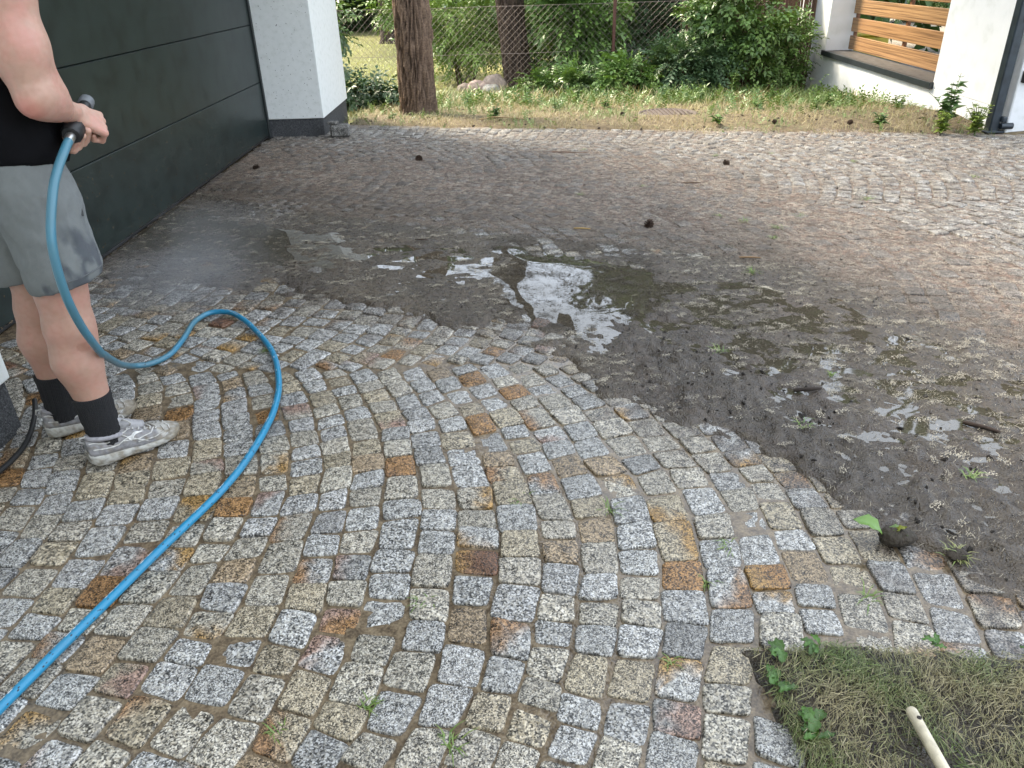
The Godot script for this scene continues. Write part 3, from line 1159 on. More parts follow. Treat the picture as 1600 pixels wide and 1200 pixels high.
func fence() -> void:
	var f := thing("chain_link_fence", Vector3(0.5, 0, FENCE_Z), "rusty chain link fence with thin wire mesh between verge and garden", "fence")
	var x0 := -6.0
	var x1 := 4.35
	var y0 := gy(0, FENCE_Z) - 0.02
	var y1 := 1.0
	var b := MB.new()
	var step := 0.1
	var hgt := y1 - y0
	var slope := 0.95
	for s in [-1.0, 1.0]:
		var x := x0 - hgt / slope - 1.0
		while x < x1 + hgt / slope + 1.0:
			# wire runs from (x, y0) with that slope, clipped to the panel
			var a := Vector2(x, y0)
			var e := Vector2(x + s * hgt / slope, y1)
			var t0 := 0.0
			var t1 := 1.0
			for lim in [[x0, 1], [x1, -1]]:
				var da: float = (a.x - lim[0]) * lim[1]
				var de: float = (e.x - lim[0]) * lim[1]
				if da < 0 and de < 0: t1 = -1.0
				elif da < 0: t0 = maxf(t0, da / (da - de))
				elif de < 0: t1 = minf(t1, da / (da - de))
			if t1 > t0 + 0.01:
				var p := a.lerp(e, t0)
				var q := a.lerp(e, t1)
				var off: float = 0.003 * s
				var wob: float = 0.012 * noise_a.get_noise_2d(x * 0.8, s)
				var m := (p + q) * 0.5
				b.tube([Vector3(p.x - 0.5, p.y, off), Vector3(m.x - 0.5, m.y, off + wob * 2.0), Vector3(q.x - 0.5, q.y, off)], [0.0017], 3, false)
			x += step
	obj("wire_mesh", b.mesh(), M.wire, f).set_meta("kind", "stuff")
	for y in [y1 - 0.01, 0.33, y0 + 0.1]:
		b = MB.new()
		var pts := []
		for k in 14:
			pts.append(Vector3(lerpf(x0, x1, k / 13.0) - 0.5, y + 0.012 * noise_a.get_noise_2d(k * 0.7, y), 0.006))
		b.tube(pts, [0.0026], 4, false)
		obj("tension_wire", b.mesh(), M.wire, f)
	for px in [-4.5, -1.40, 1.72, 4.33]:
		b = MB.new()
		b.tube([Vector3(px - 0.5, y0 - 0.2, 0.035), Vector3(px - 0.5 + 0.012, y1 + 0.05, 0.035)], [0.026], 8)
		obj("post", b.mesh(), M.rust, f)
	# the slatted brown screen that closes the corner by the white wall
	var g := thing("slatted_screen", Vector3(4.35, gy(0, -13.3), -13.35), "weathered brown screen of upright thin slats beside the white wall end", "screen")
	var rng := RandomNumberGenerator.new()
	rng.seed = 9
	var x := -1.5
	while x < 0.60:
		b = MB.new()
		b.col = Color(0.13, 0.07, 0.045).lerp(Color(0.22, 0.13, 0.08), rng.randf())
		var w := rng.randf_range(0.028, 0.045)
		var h := 1.75 + rng.randf_range(-0.05, 0.05)
		b.box(Transform3D(Basis(Vector3.BACK, rng.randf_range(-0.012, 0.012)), Vector3(x, h * 0.5 - 0.05, rng.randf_range(-0.006, 0.006))), Vector3(w, h, 0.014), 0.003)
		obj("slat", b.mesh(true), M.reed, g)
		x += w + rng.randf_range(0.002, 0.008)
	for y in [0.22, 0.85, 1.4]:
		b = MB.new()
		b.col = Color(0.15, 0.085, 0.055)
		b.box(at_box(Vector3(-0.45, y, 0.028)), Vector3(2.15, 0.06, 0.028), 0.004)
		obj("rail", b.mesh(true), M.reed, g)


# ---------------------------------------------------------------- trees and leaves
# a broad leaf: ribs along its length, folded at the midrib and arching over
func big_leaf_into(b: MB, base: Vector3, dir: Vector3, up: Vector3, length: float, width: float, arch := 0.35) -> void:
	var side := dir.cross(up).normalized()
	up = side.cross(dir).normalized()
	var prof := [0.12, 0.45, 0.85, 1.0, 0.92, 0.62, 0.06]
	var i := b.v.size()
	for k in 7:
		var u := k / 6.0
		var c := base + dir * length * u + up * length * arch * (u - u * u * 1.5)
		for s in [-1.0, -0.5, 0.0, 0.5, 1.0]:
			var w: float = s * width * 0.5 * prof[k]
			b.add(c + side * w + up * (absf(w) * 0.35 + 0.0035 * sin(u * 17.0 + s * 3.0) * absf(s)))
	for k in 6:
		for j in 4:
			var a := i + k * 5 + j
			b.tri(a, a + 5, a + 1)
			b.tri(a + 1, a + 5, a + 6)


func leaf_into(b: MB, base: Vector3, dir: Vector3, up: Vector3, length: float, width: float, fold := 0.25) -> void:
	var side := dir.cross(up).normalized()
	up = side.cross(dir).normalized()
	var i := b.v.size()
	b.add(base)
	b.add(base + dir * length * 0.42 - side * width * 0.5 + up * width * fold)
	b.add(base + dir * length * 0.45 - up * length * 0.03)
	b.add(base + dir * length * 0.42 + side * width * 0.5 + up * width * fold)
	b.add(base + dir * length - up * length * 0.12)
	b.tri(i, i + 1, i + 2)
	b.tri(i, i + 2, i + 3)
	b.tri(i + 1, i + 4, i + 2)
	b.tri(i + 2, i + 4, i + 3)


func sprig(n: int, leaf_len: float, leaf_w: float, stem: float, sd: int) -> ArrayMesh:
	var rng := RandomNumberGenerator.new()
	rng.seed = sd
	var b := MB.new()
	b.blade([Vector3.ZERO, Vector3(0, 0, stem * 0.5), Vector3(0, -stem * 0.08, stem)], [0.005, 0.004, 0.002], Vector3.RIGHT)
	for k in n:
		var t := float(k + 1) / n
		var s := -1.0 if k & 1 else 1.0
		var p := Vector3(0, -0.08 * stem * t * t, stem * t)
		var d := Vector3(s * rng.randf_range(0.6, 1.1), rng.randf_range(-0.35, 0.25), rng.randf_range(0.3, 0.9))
		if k == n - 1: d = Vector3(0, -0.2, 1)
		leaf_into(b, p, d.normalized(), (Vector3.UP + Vector3(rng.randf_range(-0.4, 0.4), 0, rng.randf_range(-0.4, 0.4))).normalized(), leaf_len * rng.randf_range(0.7, 1.15), leaf_w * rng.randf_range(0.75, 1.15))
	return b.mesh(false, false)


func needle_spray(sd: int) -> ArrayMesh:
	var rng := RandomNumberGenerator.new()
	rng.seed = sd
	var b := MB.new()
	for k in 26:
		var d := Vector3(rng.randf_range(-1, 1), rng.randf_range(-0.7, 0.7), rng.randf_range(-0.1, 1.2)).normalized()
		var p := Vector3(0, 0, rng.randf_range(0, 0.35))
		var side := d.cross(Vector3(rng.randf(), 1, rng.randf())).normalized()
		b.blade([p, p + d * 0.16, p + d * 0.26], [0.02, 0.022, 0.003], side)
	return b.mesh(false, false)


var sprigs := {}

func crown(parent: Node, called: String, centre: Vector3, r: Vector3, n: int, mesh: Mesh, c0: Color, c1: Color, sd: int, scale := 1.0, clumps := 14, inner := 0.35) -> void:
	var rng := RandomNumberGenerator.new()
	rng.seed = sd
	var cl := []
	for k in clumps:
		var d := Vector3(rng.randfn(), rng.randfn(), rng.randfn()).normalized()
		var q := rng.randf_range(inner, 1.0)
		cl.append([Vector3(d.x * r.x, d.y * r.y, d.z * r.z) * q, rng.randf_range(0.2, 0.68), rng.randf()])
	var xf := []
	var cols := PackedColorArray()
	var small := minf(r.x, minf(r.y, r.z))
	for i in n:
		var c: Array = cl[rng.randi() % clumps]
		var d := Vector3(rng.randfn(), rng.randfn() * 0.8, rng.randfn()).normalized()
		var p: Vector3 = centre + c[0] + d * c[1] * (small + r.y) * 0.5 * pow(rng.randf(), 0.45)
		var out := (p - centre)
		var fwd := (d * 0.8 + out.normalized() * 0.5 + Vector3(0, -0.25, 0) + Vector3(rng.randfn(), rng.randfn(), rng.randfn()) * 0.3).normalized()
		var bs := Basis.looking_at(-fwd, Vector3.UP if absf(fwd.y) < 0.95 else Vector3.RIGHT) * Basis(Vector3.BACK, rng.randf_range(-0.7, 0.7))
		xf.append(Transform3D(bs.scaled_local(Vector3.ONE * scale * rng.randf_range(0.7, 1.25)), p))
		cols.append(c0.lerp(c1, clampf(c[2] * 0.6 + rng.randf() * 0.5, 0, 1)) * rng.randf_range(0.8, 1.15))
	merged(called, mesh, M.leaf, xf, cols, parent)


# many copies of a small mesh joined into one
func merged(called: String, mesh: Mesh, m: Material, xf: Array, cols: PackedColorArray, parent: Node) -> void:
	var src := mesh.surface_get_arrays(0)
	var sv: PackedVector3Array = src[Mesh.ARRAY_VERTEX]
	var sn: PackedVector3Array = src[Mesh.ARRAY_NORMAL]
	var si: PackedInt32Array = src[Mesh.ARRAY_INDEX]
	var v := PackedVector3Array()
	var n := PackedVector3Array()
	var c := PackedColorArray()
	var ix := PackedInt32Array()
	ix.resize(si.size() * xf.size())
	var cc := PackedColorArray()
	cc.resize(sv.size())
	var w := 0
	for i in xf.size():
		var t: Transform3D = xf[i]
		var first := v.size()
		v.append_array(t * sv)
		n.append_array(Transform3D(t.basis.orthonormalized(), Vector3.ZERO) * sn)
		cc.fill(cols[i])
		c.append_array(cc)
		for k in si:
			ix[w] = first + k
			w += 1
	var arr := []
	arr.resize(Mesh.ARRAY_MAX)
	arr[Mesh.ARRAY_VERTEX] = v
	arr[Mesh.ARRAY_NORMAL] = n
	arr[Mesh.ARRAY_COLOR] = c
	arr[Mesh.ARRAY_INDEX] = ix
	var am := ArrayMesh.new()
	am.add_surface_from_arrays(Mesh.PRIMITIVE_TRIANGLES, arr)
	obj(called, am, m, parent)


func trunk_mesh(h: float, r: float, lean: Vector2, sd: int, c0: Color, c1: Color, sides := 96, rows := 90) -> ArrayMesh:
	# bark: long ridges that split and join, deep furrows between
	var b := MB.new()
	var n := FastNoiseLite.new()
	n.seed = sd
	n.fractal_octaves = 2
	n.frequency = 1.0
	var rings := []
	for k in rows + 1:
		var t := float(k) / rows
		var y := h * t
		var ring := []
		var rr := r * (1.0 - 0.35 * t) * (1.0 + 0.28 * exp(-y / 0.12))
		for j in sides:
			var a := TAU * j / sides
			var wob := n.get_noise_3d(cos(a) * 1.2, y * 1.6, sin(a) * 1.2)
			var q := n.get_noise_3d(cos(a) * 7.5 + wob, y * 1.7, sin(a) * 7.5 + 31.0)
			var plate := n.get_noise_3d(cos(a) * 6.0, y * 7.0, sin(a) * 6.0 + 77.0)
			var ridge := 1.0 - smoothstep(0.0, 0.22, absf(q))
			var fine := n.get_noise_3d(cos(a) * 26.0, y * 12.0, sin(a) * 26.0)
			var d := -0.045 * ridge + 0.020 * plate + 0.006 * fine + 0.02 * wob
			var flare := 1.0 + 0.1 * maxf(0.0, cos(a * 4.0 + sd)) * exp(-y / 0.15)
			var rad := rr * flare + d * minf(1.0, r / 0.2)
			ring.append([Vector3(cos(a) * rad + lean.x * y + 0.02 * wob, y - 0.12, sin(a) * rad + lean.y * y), ridge, plate])
		rings.append(ring)
	for k in rows + 1:
		for j in sides:
			var e: Array = rings[k][j]
			b.col = c1.lerp(c0, e[1] * 0.75).lerp(c0, clampf(0.3 - e[2] * 0.6, 0, 0.6))
			b.add(e[0])
	for k in rows:
		for j in sides:
			var a := k * sides + j
			var e := k * sides + (j + 1) % sides
			b.tri(a, e, a + sides)
			b.tri(e, e + sides, a + sides)
	return b.mesh(true, false)


func limbs(parent: Node, h: float, r: float, lean: Vector2, from: float, sd: int, n: int, reach: float) -> void:
	var rng := RandomNumberGenerator.new()
	rng.seed = sd
	for k in n:
		var b := MB.new()
		b.col = Color(0.12, 0.075, 0.045)
		var y := lerpf(h * from, h * 0.97, float(k) / n)
		var a := k * 2.4 + rng.randf()
		var d := Vector3(cos(a), 0.25, sin(a))
		var p := Vector3(lean.x * y, y - 0.12, lean.y * y)
		var L := reach * rng.randf_range(0.6, 1.0)
		b.tube(smooth_path([p, p + d * L * 0.5, p + d * L + Vector3(0, 0.25 * L, 0)], 6), [r * 0.25, r * 0.2, r * 0.16, r * 0.13, r * 0.1, r * 0.06, r * 0.03], 7)
		obj("limb", b.mesh(true), M.bark, parent)


func trees() -> void:
	sprigs.broad = sprig(7, 0.095, 0.05, 0.24, 1)
	sprigs.oval = sprig(8, 0.065, 0.036, 0.2, 2)
	sprigs.maple = sprig(8, 0.085, 0.052, 0.22, 3)
	sprigs.big = sprig(11, 0.28, 0.16, 0.7, 4)
	sprigs.fern = sprig(14, 0.06, 0.018, 0.26, 6)
	sprigs.pine = needle_spray(5)
	var brown := Color(0.085, 0.057, 0.040)
	var tan_ := Color(0.36, 0.255, 0.185)
	var t := thing("pine_tree", Vector3(-1.07, gy(0, -10.15), -10.15), "thick pine trunk with furrowed bark in front of the fence", "tree")
	obj("trunk", trunk_mesh(11.0, 0.225, Vector2(0.004, -0.01), 3, brown, tan_, 96, 150), M.bark, t)
	limbs(t, 11.0, 0.2, Vector2(0.004, -0.01), 0.75, 4, 9, 2.0)
	crown(t, "crown", Vector3(0, 11.0, 0), Vector3(2.2, 2.0, 2.2), 1300, sprigs.pine, Color(0.03, 0.06, 0.02), Color(0.06, 0.10, 0.035), 8, 1.6, 22)
	t = thing("pine_tree", Vector3(0.30, gy(0, -14.2), -14.2), "dark leaning pine trunk behind the fence beside the boulders", "tree")
	var dk := Color(0.055, 0.042, 0.035)
	obj("trunk", trunk_mesh(11.0, 0.245, Vector2(-0.10, -0.01), 6, dk, Color(0.17, 0.125, 0.10), 96, 130), M.bark, t)
	limbs(t, 11.0, 0.2, Vector2(-0.10, -0.01), 0.78, 5, 8, 1.6)
	crown(t, "crown", Vector3(-1.1, 11.0, 0), Vector3(1.7, 1.9, 2.0), 1100, sprigs.pine, Color(0.03, 0.06, 0.02), Color(0.06, 0.10, 0.035), 9, 1.6, 20)
	# trees of the garden beyond
	var far := [
		[Vector3(-3.55, 0, -26.8), 0.30, 9.0, "distant brown tree trunk standing on the sunlit lawn", Vector3(2.2, 2.2, 2.2), 5.0],
		[Vector3(-12.0, 0, -21.0), 0.25, 9.0, "dark spreading tree behind the house, hidden by the pillar", Vector3(3.0, 3.4, 2.8), 5.0],
		[Vector3(-1.6, 0, -31.0), 0.25, 8.5, "shady tree far behind the thick pine trunk", Vector3(3.0, 3.2, 2.6), 4.6],
		[Vector3(2.3, 0, -34.0), 0.25, 7.0, "far green tree seen through the gap in the bushes", Vector3(2.8, 3.0, 2.6), 4.2],
		[Vector3(5.1, 0, -19.0), 0.28, 10.0, "tall tree behind the dark bush near the white wall", Vector3(2.6, 3.9, 2.6), 5.4],
		[Vector3(8.9, 0, -20.5), 0.28, 10.0, "tall leafy tree behind the white garden wall", Vector3(2.9, 4.0, 2.8), 5.6],
		[Vector3(13.0, 0, -17.0), 0.28, 9.5, "leafy tree farthest along behind the white garden wall", Vector3(3.0, 3.8, 2.8), 5.4],
	]
	for k in far.size():
		var a: Array = far[k]
		var p: Vector3 = a[0]
		p.y = gy(p.x, p.z)
		t = thing("broadleaf_tree", p, a[3], "tree")
		obj("trunk", trunk_mesh(a[2] * 0.75, a[1], Vector2(0.01, 0.0), 20 + k, dk, Color(0.16, 0.115, 0.085), 28, 40), M.bark, t)
		limbs(t, a[2] * 0.75, a[1], Vector2(0.01, 0), 0.35, 30 + k, 8, 2.0)
		crown(t, "crown", Vector3(0, a[5] + 0.4, 0), a[4], 1500, sprigs.big, Color(0.035, 0.075, 0.02), Color(0.085, 0.15, 0.035), 40 + k, 1.25, 26)
	# skirts of low branches that close the view at the far side of the lawn
	var hedge := [[-6.5, -33.0, 4.0], [-0.5, -37.0, 3.6], [4.8, -30.0, 3.4], [10.5, -30.0, 4.0], [-13.5, -32.0, 4.4]]
	var words := ["far shrub at the left end of the lawn", "far shrub behind the lawn near the middle", "far shrub behind the dark leaning pine", "far shrub behind the slatted screen", "far shrub behind the house"]
	for k in hedge.size():
		var h: Array = hedge[k]
		t = thing("shrub", Vector3(h[0], gy(0, h[1]), h[1]), words[k], "shrub", "shrubs at the far side of the lawn")
		crown(t, "foliage", Vector3(0, 1.5, 0), Vector3(h[2], 1.5, 1.2), 900, sprigs.big, Color(0.03, 0.06, 0.02), Color(0.075, 0.13, 0.035), 60 + k, 0.9, 22)
		var sb := MB.new()
		sb.col = Color(0.09, 0.06, 0.04)
		for q in 5:
			sb.tube([Vector3(q * 0.5 - 1.0, -0.05, 0), Vector3(q * 0.8 - 1.6, 1.4, 0.1)], [0.04, 0.015], 5)
		obj("stem", sb.mesh(true), M.twig, t)
	var w := thing("boundary_wall", Vector3(-2.0, gy(0, -42.0), -42.0), "pale rendered wall glimpsed far beyond the sunlit lawn", "wall")
	var wb := MB.new()
	wb.box(at_box(Vector3(0, 1.0, 0)), Vector3(50.0, 2.0, 0.3), 0.02)
	obj("body", wb.mesh(), M.plaster, w)
	wb = MB.new()
	wb.box(at_box(Vector3(0, 2.03, 0)), Vector3(50.2, 0.06, 0.4), 0.01)
	obj("coping", wb.mesh(), M.plinth, w)


func shrub(called: String, at: Vector3, centre: Vector3, r: Vector3, n: int, kind: String, c0: Color, c1: Color, sd: int, label: String, category := "shrub", scale := 1.0, clumps := 16) -> void:
	at.y = gy(at.x, at.z)
	var t := thing(called, at, label, category)
	crown(t, "foliage", centre, r, n, sprigs[kind], c0, c1, sd, scale, clumps)
	var rng := RandomNumberGenerator.new()
	rng.seed = sd + 500
	for k in 5:
		var b := MB.new()
		b.col = Color(0.10, 0.07, 0.045).lerp(Color(0.07, 0.08, 0.03), rng.randf())
		var top := centre + Vector3(rng.randf_range(-0.8, 0.8) * r.x, rng.randf_range(0.0, 0.7) * r.y, rng.randf_range(-0.6, 0.6) * r.z)
		var base := Vector3(rng.randf_range(-0.25, 0.25) * r.x, -0.03, rng.randf_range(-0.2, 0.2) * r.z)
		b.tube(smooth_path([base, base.lerp(top, 0.5) + Vector3(rng.randf_range(-0.1, 0.1), 0.06, 0), top], 6), [0.018, 0.016, 0.014, 0.012, 0.009, 0.007, 0.004], 6)
		obj("stem", b.mesh(true), M.twig, t)


func shrubs() -> void:
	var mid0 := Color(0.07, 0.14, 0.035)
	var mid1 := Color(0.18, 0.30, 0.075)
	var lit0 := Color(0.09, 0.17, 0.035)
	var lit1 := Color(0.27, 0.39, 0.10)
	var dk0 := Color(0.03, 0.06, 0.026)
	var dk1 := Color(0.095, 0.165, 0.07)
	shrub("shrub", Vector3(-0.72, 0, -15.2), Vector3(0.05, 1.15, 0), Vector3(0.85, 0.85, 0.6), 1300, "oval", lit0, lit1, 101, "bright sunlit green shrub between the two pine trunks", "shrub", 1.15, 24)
	shrub("sapling", Vector3(-2.80, 0, -12.4), Vector3(0.12, 0.95, 0), Vector3(0.30, 0.75, 0.3), 200, "broad", dk0, mid1, 102, "young sapling with drooping leaves beside the house pillar", "sapling", 1.2)
	shrub("shrub", Vector3(1.18, 0, -13.75), Vector3(0.0, 1.0, 0), Vector3(0.6, 0.9, 0.4), 1300, "maple", mid0, mid1, 103, "green leafy bush left of the rusty fence post", "shrub", 1.1, 24)
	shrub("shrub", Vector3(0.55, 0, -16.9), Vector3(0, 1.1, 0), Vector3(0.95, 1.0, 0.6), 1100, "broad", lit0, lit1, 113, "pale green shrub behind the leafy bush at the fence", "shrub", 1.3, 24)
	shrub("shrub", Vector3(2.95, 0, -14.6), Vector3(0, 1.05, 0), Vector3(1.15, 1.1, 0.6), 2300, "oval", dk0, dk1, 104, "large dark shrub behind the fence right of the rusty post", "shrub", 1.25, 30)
	shrub("shrub", Vector3(3.3, 0, -12.5), Vector3(0.15, 1.05, 0), Vector3(0.75, 0.7, 0.35), 1000, "broad", Color(0.035, 0.075, 0.03), mid1, 105, "leafy bush hanging over the brown slatted screen", "shrub", 1.0, 24)
	shrub("shrub", Vector3(2.75, 0, -12.35), Vector3(0, 0.42, 0), Vector3(0.65, 0.45, 0.3), 900, "oval", Color(0.05, 0.10, 0.045), Color(0.11, 0.18, 0.08), 106, "low blue green bush in front of the large dark shrub", "shrub", 1.0, 20)
	shrub("undergrowth", Vector3(1.1, 0, -12.55), Vector3(0, 0.2, 0), Vector3(0.95, 0.22, 0.3), 800, "oval", dk0, mid1, 107, "low dark undergrowth along the foot of the fence mesh", "undergrowth", 1.0, 24)
	shrub("undergrowth", Vector3(1.95, 0, -12.3), Vector3(0, 0.3, 0), Vector3(0.5, 0.3, 0.3), 520, "maple", mid0, mid1, 117, "leafy green undergrowth at the foot of the rusty post", "undergrowth", 0.8, 16)
	shrub("undergrowth", Vector3(-2.1, 0, -11.6), Vector3(-0.05, 0.2, 0), Vector3(0.62, 0.22, 0.35), 420, "broad", dk0, Color(0.07, 0.13, 0.05), 108, "low leafy weeds between the house pillar and thick pine", "undergrowth")
	shrub("shrub", Vector3(4.3, 0, -12.75), Vector3(0.05, 0.65, 0), Vector3(0.3, 0.7, 0.22), 380, "oval", mid0, mid1, 109, "bush with dark leaves against the end of the white wall")
	shrub("hedge", Vector3(13.0, 0, -29.5), Vector3(0, 1.2, 0), Vector3(4.0, 1.2, 0.6), 1500, "broad", mid0, mid1, 110, "green hedge seen over the boards of the wall opening", "hedge", 1.4, 34)
	shrub("shrub", Vector3(1.95, 0, -16.2), Vector3(0, 1.1, 0), Vector3(0.9, 0.9, 0.5), 1000, "broad", dk0, mid1, 114, "green shrub standing deep behind the rusty post", "shrub", 1.2, 24)
	shrub("shrub", Vector3(4.3, 0, -15.8), Vector3(0, 1.1, 0), Vector3(0.9, 1.1, 0.5), 1000, "broad", dk0, dk1, 115, "dark bush behind the slatted screen", "shrub", 1.3, 24)
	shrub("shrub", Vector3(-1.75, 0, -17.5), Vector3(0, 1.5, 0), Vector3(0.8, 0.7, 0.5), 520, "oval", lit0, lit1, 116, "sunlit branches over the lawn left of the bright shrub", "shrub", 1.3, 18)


# ---------------------------------------------------------------- the verge
func weed(at: Vector3, h: float, sd: int, kind: String, c0: Color, c1: Color, label: String, group := "", stems := 4) -> void:
	var rng := RandomNumberGenerator.new()
	rng.seed = sd
	at.y = gy(at.x, at.z) + (0.03 if at.z < far_edge(at.x) else 0.0)
	var t := thing("weed", at, label, "weed", group)
	var b := MB.new()
	b.col = Color(0.10, 0.16, 0.05)
	var xf := []
	var cols := PackedColorArray()
	for k in stems:
		var d := Vector3(rng.randfn() * 0.28, 1, rng.randfn() * 0.28)
		var hh := h * rng.randf_range(0.55, 1.05)
		var pts := []
		for q in 5:
			var u := q / 4.0
			pts.append(Vector3(d.x * hh * u * u + rng.randf_range(-0.005, 0.005), hh * u, d.z * hh * u * u))
		b.tube(pts, [0.004, 0.0035, 0.003, 0.0025, 0.0015], 5)
		var nl := int(5 + hh * 16)
		for q in nl:
			var u := rng.randf_range(0.12, 1.0)
			var p := Vector3(d.x * hh * u * u, hh * u, d.z * hh * u * u)
			var a := rng.randf() * TAU
			var fwd := Vector3(cos(a), rng.randf_range(-0.1, 0.6), sin(a)).normalized()
			xf.append(Transform3D(Basis.looking_at(-fwd, Vector3.UP).scaled_local(Vector3.ONE * rng.randf_range(0.6, 1.2) * (1.15 - 0.55 * u)), p))
			cols.append(c0.lerp(c1, rng.randf()))
	obj("stem", b.mesh(true), M.twig, t)
	if not sprigs.has("leaf_" + kind):
		var lb := MB.new()
		if kind == "heart": leaf_into(lb, Vector3.ZERO, Vector3(0, 0, 1), Vector3.UP, 0.13, 0.10)
		elif kind == "narrow": leaf_into(lb, Vector3.ZERO, Vector3(0, 0, 1), Vector3.UP, 0.10, 0.024)
		else: leaf_into(lb, Vector3.ZERO, Vector3(0, 0, 1), Vector3.UP, 0.085, 0.05)
		sprigs["leaf_" + kind] = lb.mesh(false, false)
	merged("foliage", sprigs["leaf_" + kind], M.leaf, xf, cols, t)


func blade_mesh(curl: float, w: float) -> ArrayMesh:
	var b := MB.new()
	var pts := []
	for k in 5:
		var u := k / 4.0
		pts.append(Vector3(0, u * (1.0 - curl * 0.35 * u), curl * u * u))
	b.blade(pts, [w, w, w * 0.85, w * 0.55, w * 0.06], Vector3.RIGHT)
	return b.mesh(false, false)


func verge() -> void:
	var rng := RandomNumberGenerator.new()
	rng.seed = 501
	sprigs.blade = blade_mesh(0.5, 0.05)
	sprigs.blade2 = blade_mesh(0.9, 0.035)
	# dry and green grass of the verge
	for pass_ in 2:
		var xf := []
		var cols := PackedColorArray()
		var want := 40000 if pass_ == 0 else 17000
		while xf.size() < want:
			var x := rng.randf_range(-3.2, 5.0)
			var z := rng.randf_range(-13.6, -7.3)
			var e := far_edge(x) - z
			if e < -0.06 + 0.34 * noise_a.get_noise_2d(x * 2.3, 4.0): continue
			if x < -1.95 and z > -9.75: continue
			if x > 4.64 - 0.05 * (z + 7.59): continue
			if Vector2(x - 1.83, z + 8.98).length() < 0.36: continue
			var n := noise_b.get_noise_2d(x * 1.4, z * 1.4)
			if rng.randf() > 0.85 + n * 1.0 + 0.25 * smoothstep(0.5, 2.5, e): continue
			var green := smoothstep(-0.15, 0.35, noise_b.get_noise_2d(x * 0.9 + 30.0, z * 0.9) + 0.06 * (e - 1.0))
			var c := Color(0.40, 0.33, 0.17).lerp(Color(0.13, 0.20, 0.05), clampf(green + rng.randf_range(-0.35, 0.35), 0, 1))
			var h := rng.randf_range(0.03, 0.095) * (1.0 + 1.3 * smoothstep(1.5, 3.5, e) * rng.randf_range(0.3, 1.4)) * (1.0 if pass_ == 0 else 1.25)
			var bs := Basis(Vector3.UP, rng.randf() * TAU) * Basis(Vector3.RIGHT, rng.randf_range(-0.3, 1.25))
			xf.append(Transform3D(bs.scaled_local(Vector3(h * 0.9 if pass_ == 0 else h, h, h)), Vector3(x, maxf(soil_y(x, z), gy(x, z) - 0.01) - 0.004, z)))
			cols.append(c * rng.randf_range(0.75, 1.2))
		var g := multi("grass", sprigs.blade if pass_ == 0 else sprigs.blade2, M.grass, xf, cols)
		tag(g, "dry and green grass of the verge behind the paving" if pass_ == 0 else "longer grass stalks scattered through the verge", "grass", "", "stuff")
	# cones, leaves and crumbs fallen into the verge
	var db := rock_mesh(Vector3(1.0, 0.6, 0.8), 3, Color(0.095, 0.065, 0.045))
	var dx := []
	while dx.size() < 520:
		var x := rng.randf_range(-2.0, 4.9)
		var z := rng.randf_range(-11.5, -7.3)
		if far_edge(x) - z < -0.25 or x > 4.6 - 0.05 * (z + 7.59) or (x < -1.95 and z > -9.75): continue
		if rng.randf() > 0.45 + 1.3 * noise_b.get_noise_2d(x * 2.0 + 9.0, z * 2.0): continue
		var q := rng.randf_range(0.005, 0.017)
		dx.append(Transform3D(Basis.from_euler(Vector3(rng.randf() * 6.0, rng.randf() * 6.0, 0)).scaled_local(Vector3(q, q, q)), Vector3(x, soil_y(x, z) + q * 0.2, z)))
	tag(multi("verge_debris", db, M.rock, dx, PackedColorArray()), "", "", "", "stuff")
	# small leafy weeds all through the verge
	var wx := []
	var wcol := PackedColorArray()
	while wx.size() < 1100:
		var x := rng.randf_range(-1.9, 4.7)
		var z := rng.randf_range(-12.9, -7.4)
		var e := far_edge(x) - z
		if e < -0.1 or x > 4.62 - 0.05 * (z + 7.59) or Vector2(x - 1.83, z + 8.98).length() < 0.36: continue
		if rng.randf() > 0.26 + 0.34 * smoothstep(0.8, 3.4, e) + 0.9 * noise_b.get_noise_2d(x * 1.1 + 60.0, z * 1.1): continue
		var s := rng.randf_range(0.3, 0.75) * (0.7 + 0.6 * smoothstep(0.5, 3.0, e))
		var bs := Basis(Vector3.UP, rng.randf() * TAU) * Basis(Vector3.RIGHT, rng.randf_range(-1.5, -0.4))
		wx.append(Transform3D(bs.scaled_local(Vector3.ONE * s), Vector3(x, soil_y(x, z) + 0.005, z)))
		wcol.append(Color(0.08, 0.15, 0.035).lerp(Color(0.20, 0.30, 0.08), rng.randf()))
	tag(multi("weeds_cover", sprigs.oval, M.leaf, wx, wcol), "", "", "", "stuff")
	# the lawn beyond the fence
	var lx := []
	var lc := PackedColorArray()
	for k in 26000:
		var z := -13.2 - 16.0 * pow(rng.randf(), 1.6)
		var x := rng.randf_range(-6.0, 4.5) * (1.0 + (-z - 13.0) * 0.04)
		var h := rng.randf_range(0.05, 0.11)
		var bs := Basis(Vector3.UP, rng.randf() * TAU) * Basis(Vector3.RIGHT, rng.randf_range(-0.2, 0.9))
		lx.append(Transform3D(bs.scaled_local(Vector3(h * 2.0, h, h)), Vector3(x, gy(x, z) - 0.01, z)))
		lc.append(Color(0.52, 0.55, 0.16).lerp(Color(0.62, 0.58, 0.28), clampf(0.5 + noise_b.get_noise_2d(x * 0.8, z * 0.8) + rng.randf_range(-0.3, 0.3), 0, 1)))
	tag(multi("lawn_grass", sprigs.blade, M.grass, lx, lc), "sunlit yellowish lawn grass beyond the fence", "grass", "", "stuff")
	# weeds one can tell apart
	var g0 := Color(0.07, 0.14, 0.035)
	var g1 := Color(0.16, 0.26, 0.07)
	weed(Vector3(4.30, 0, -7.72), 0.5, 1, "heart", Color(0.06, 0.12, 0.04), Color(0.12, 0.21, 0.07), "tall weed with heart shaped leaves beside the gate post", "", 5)
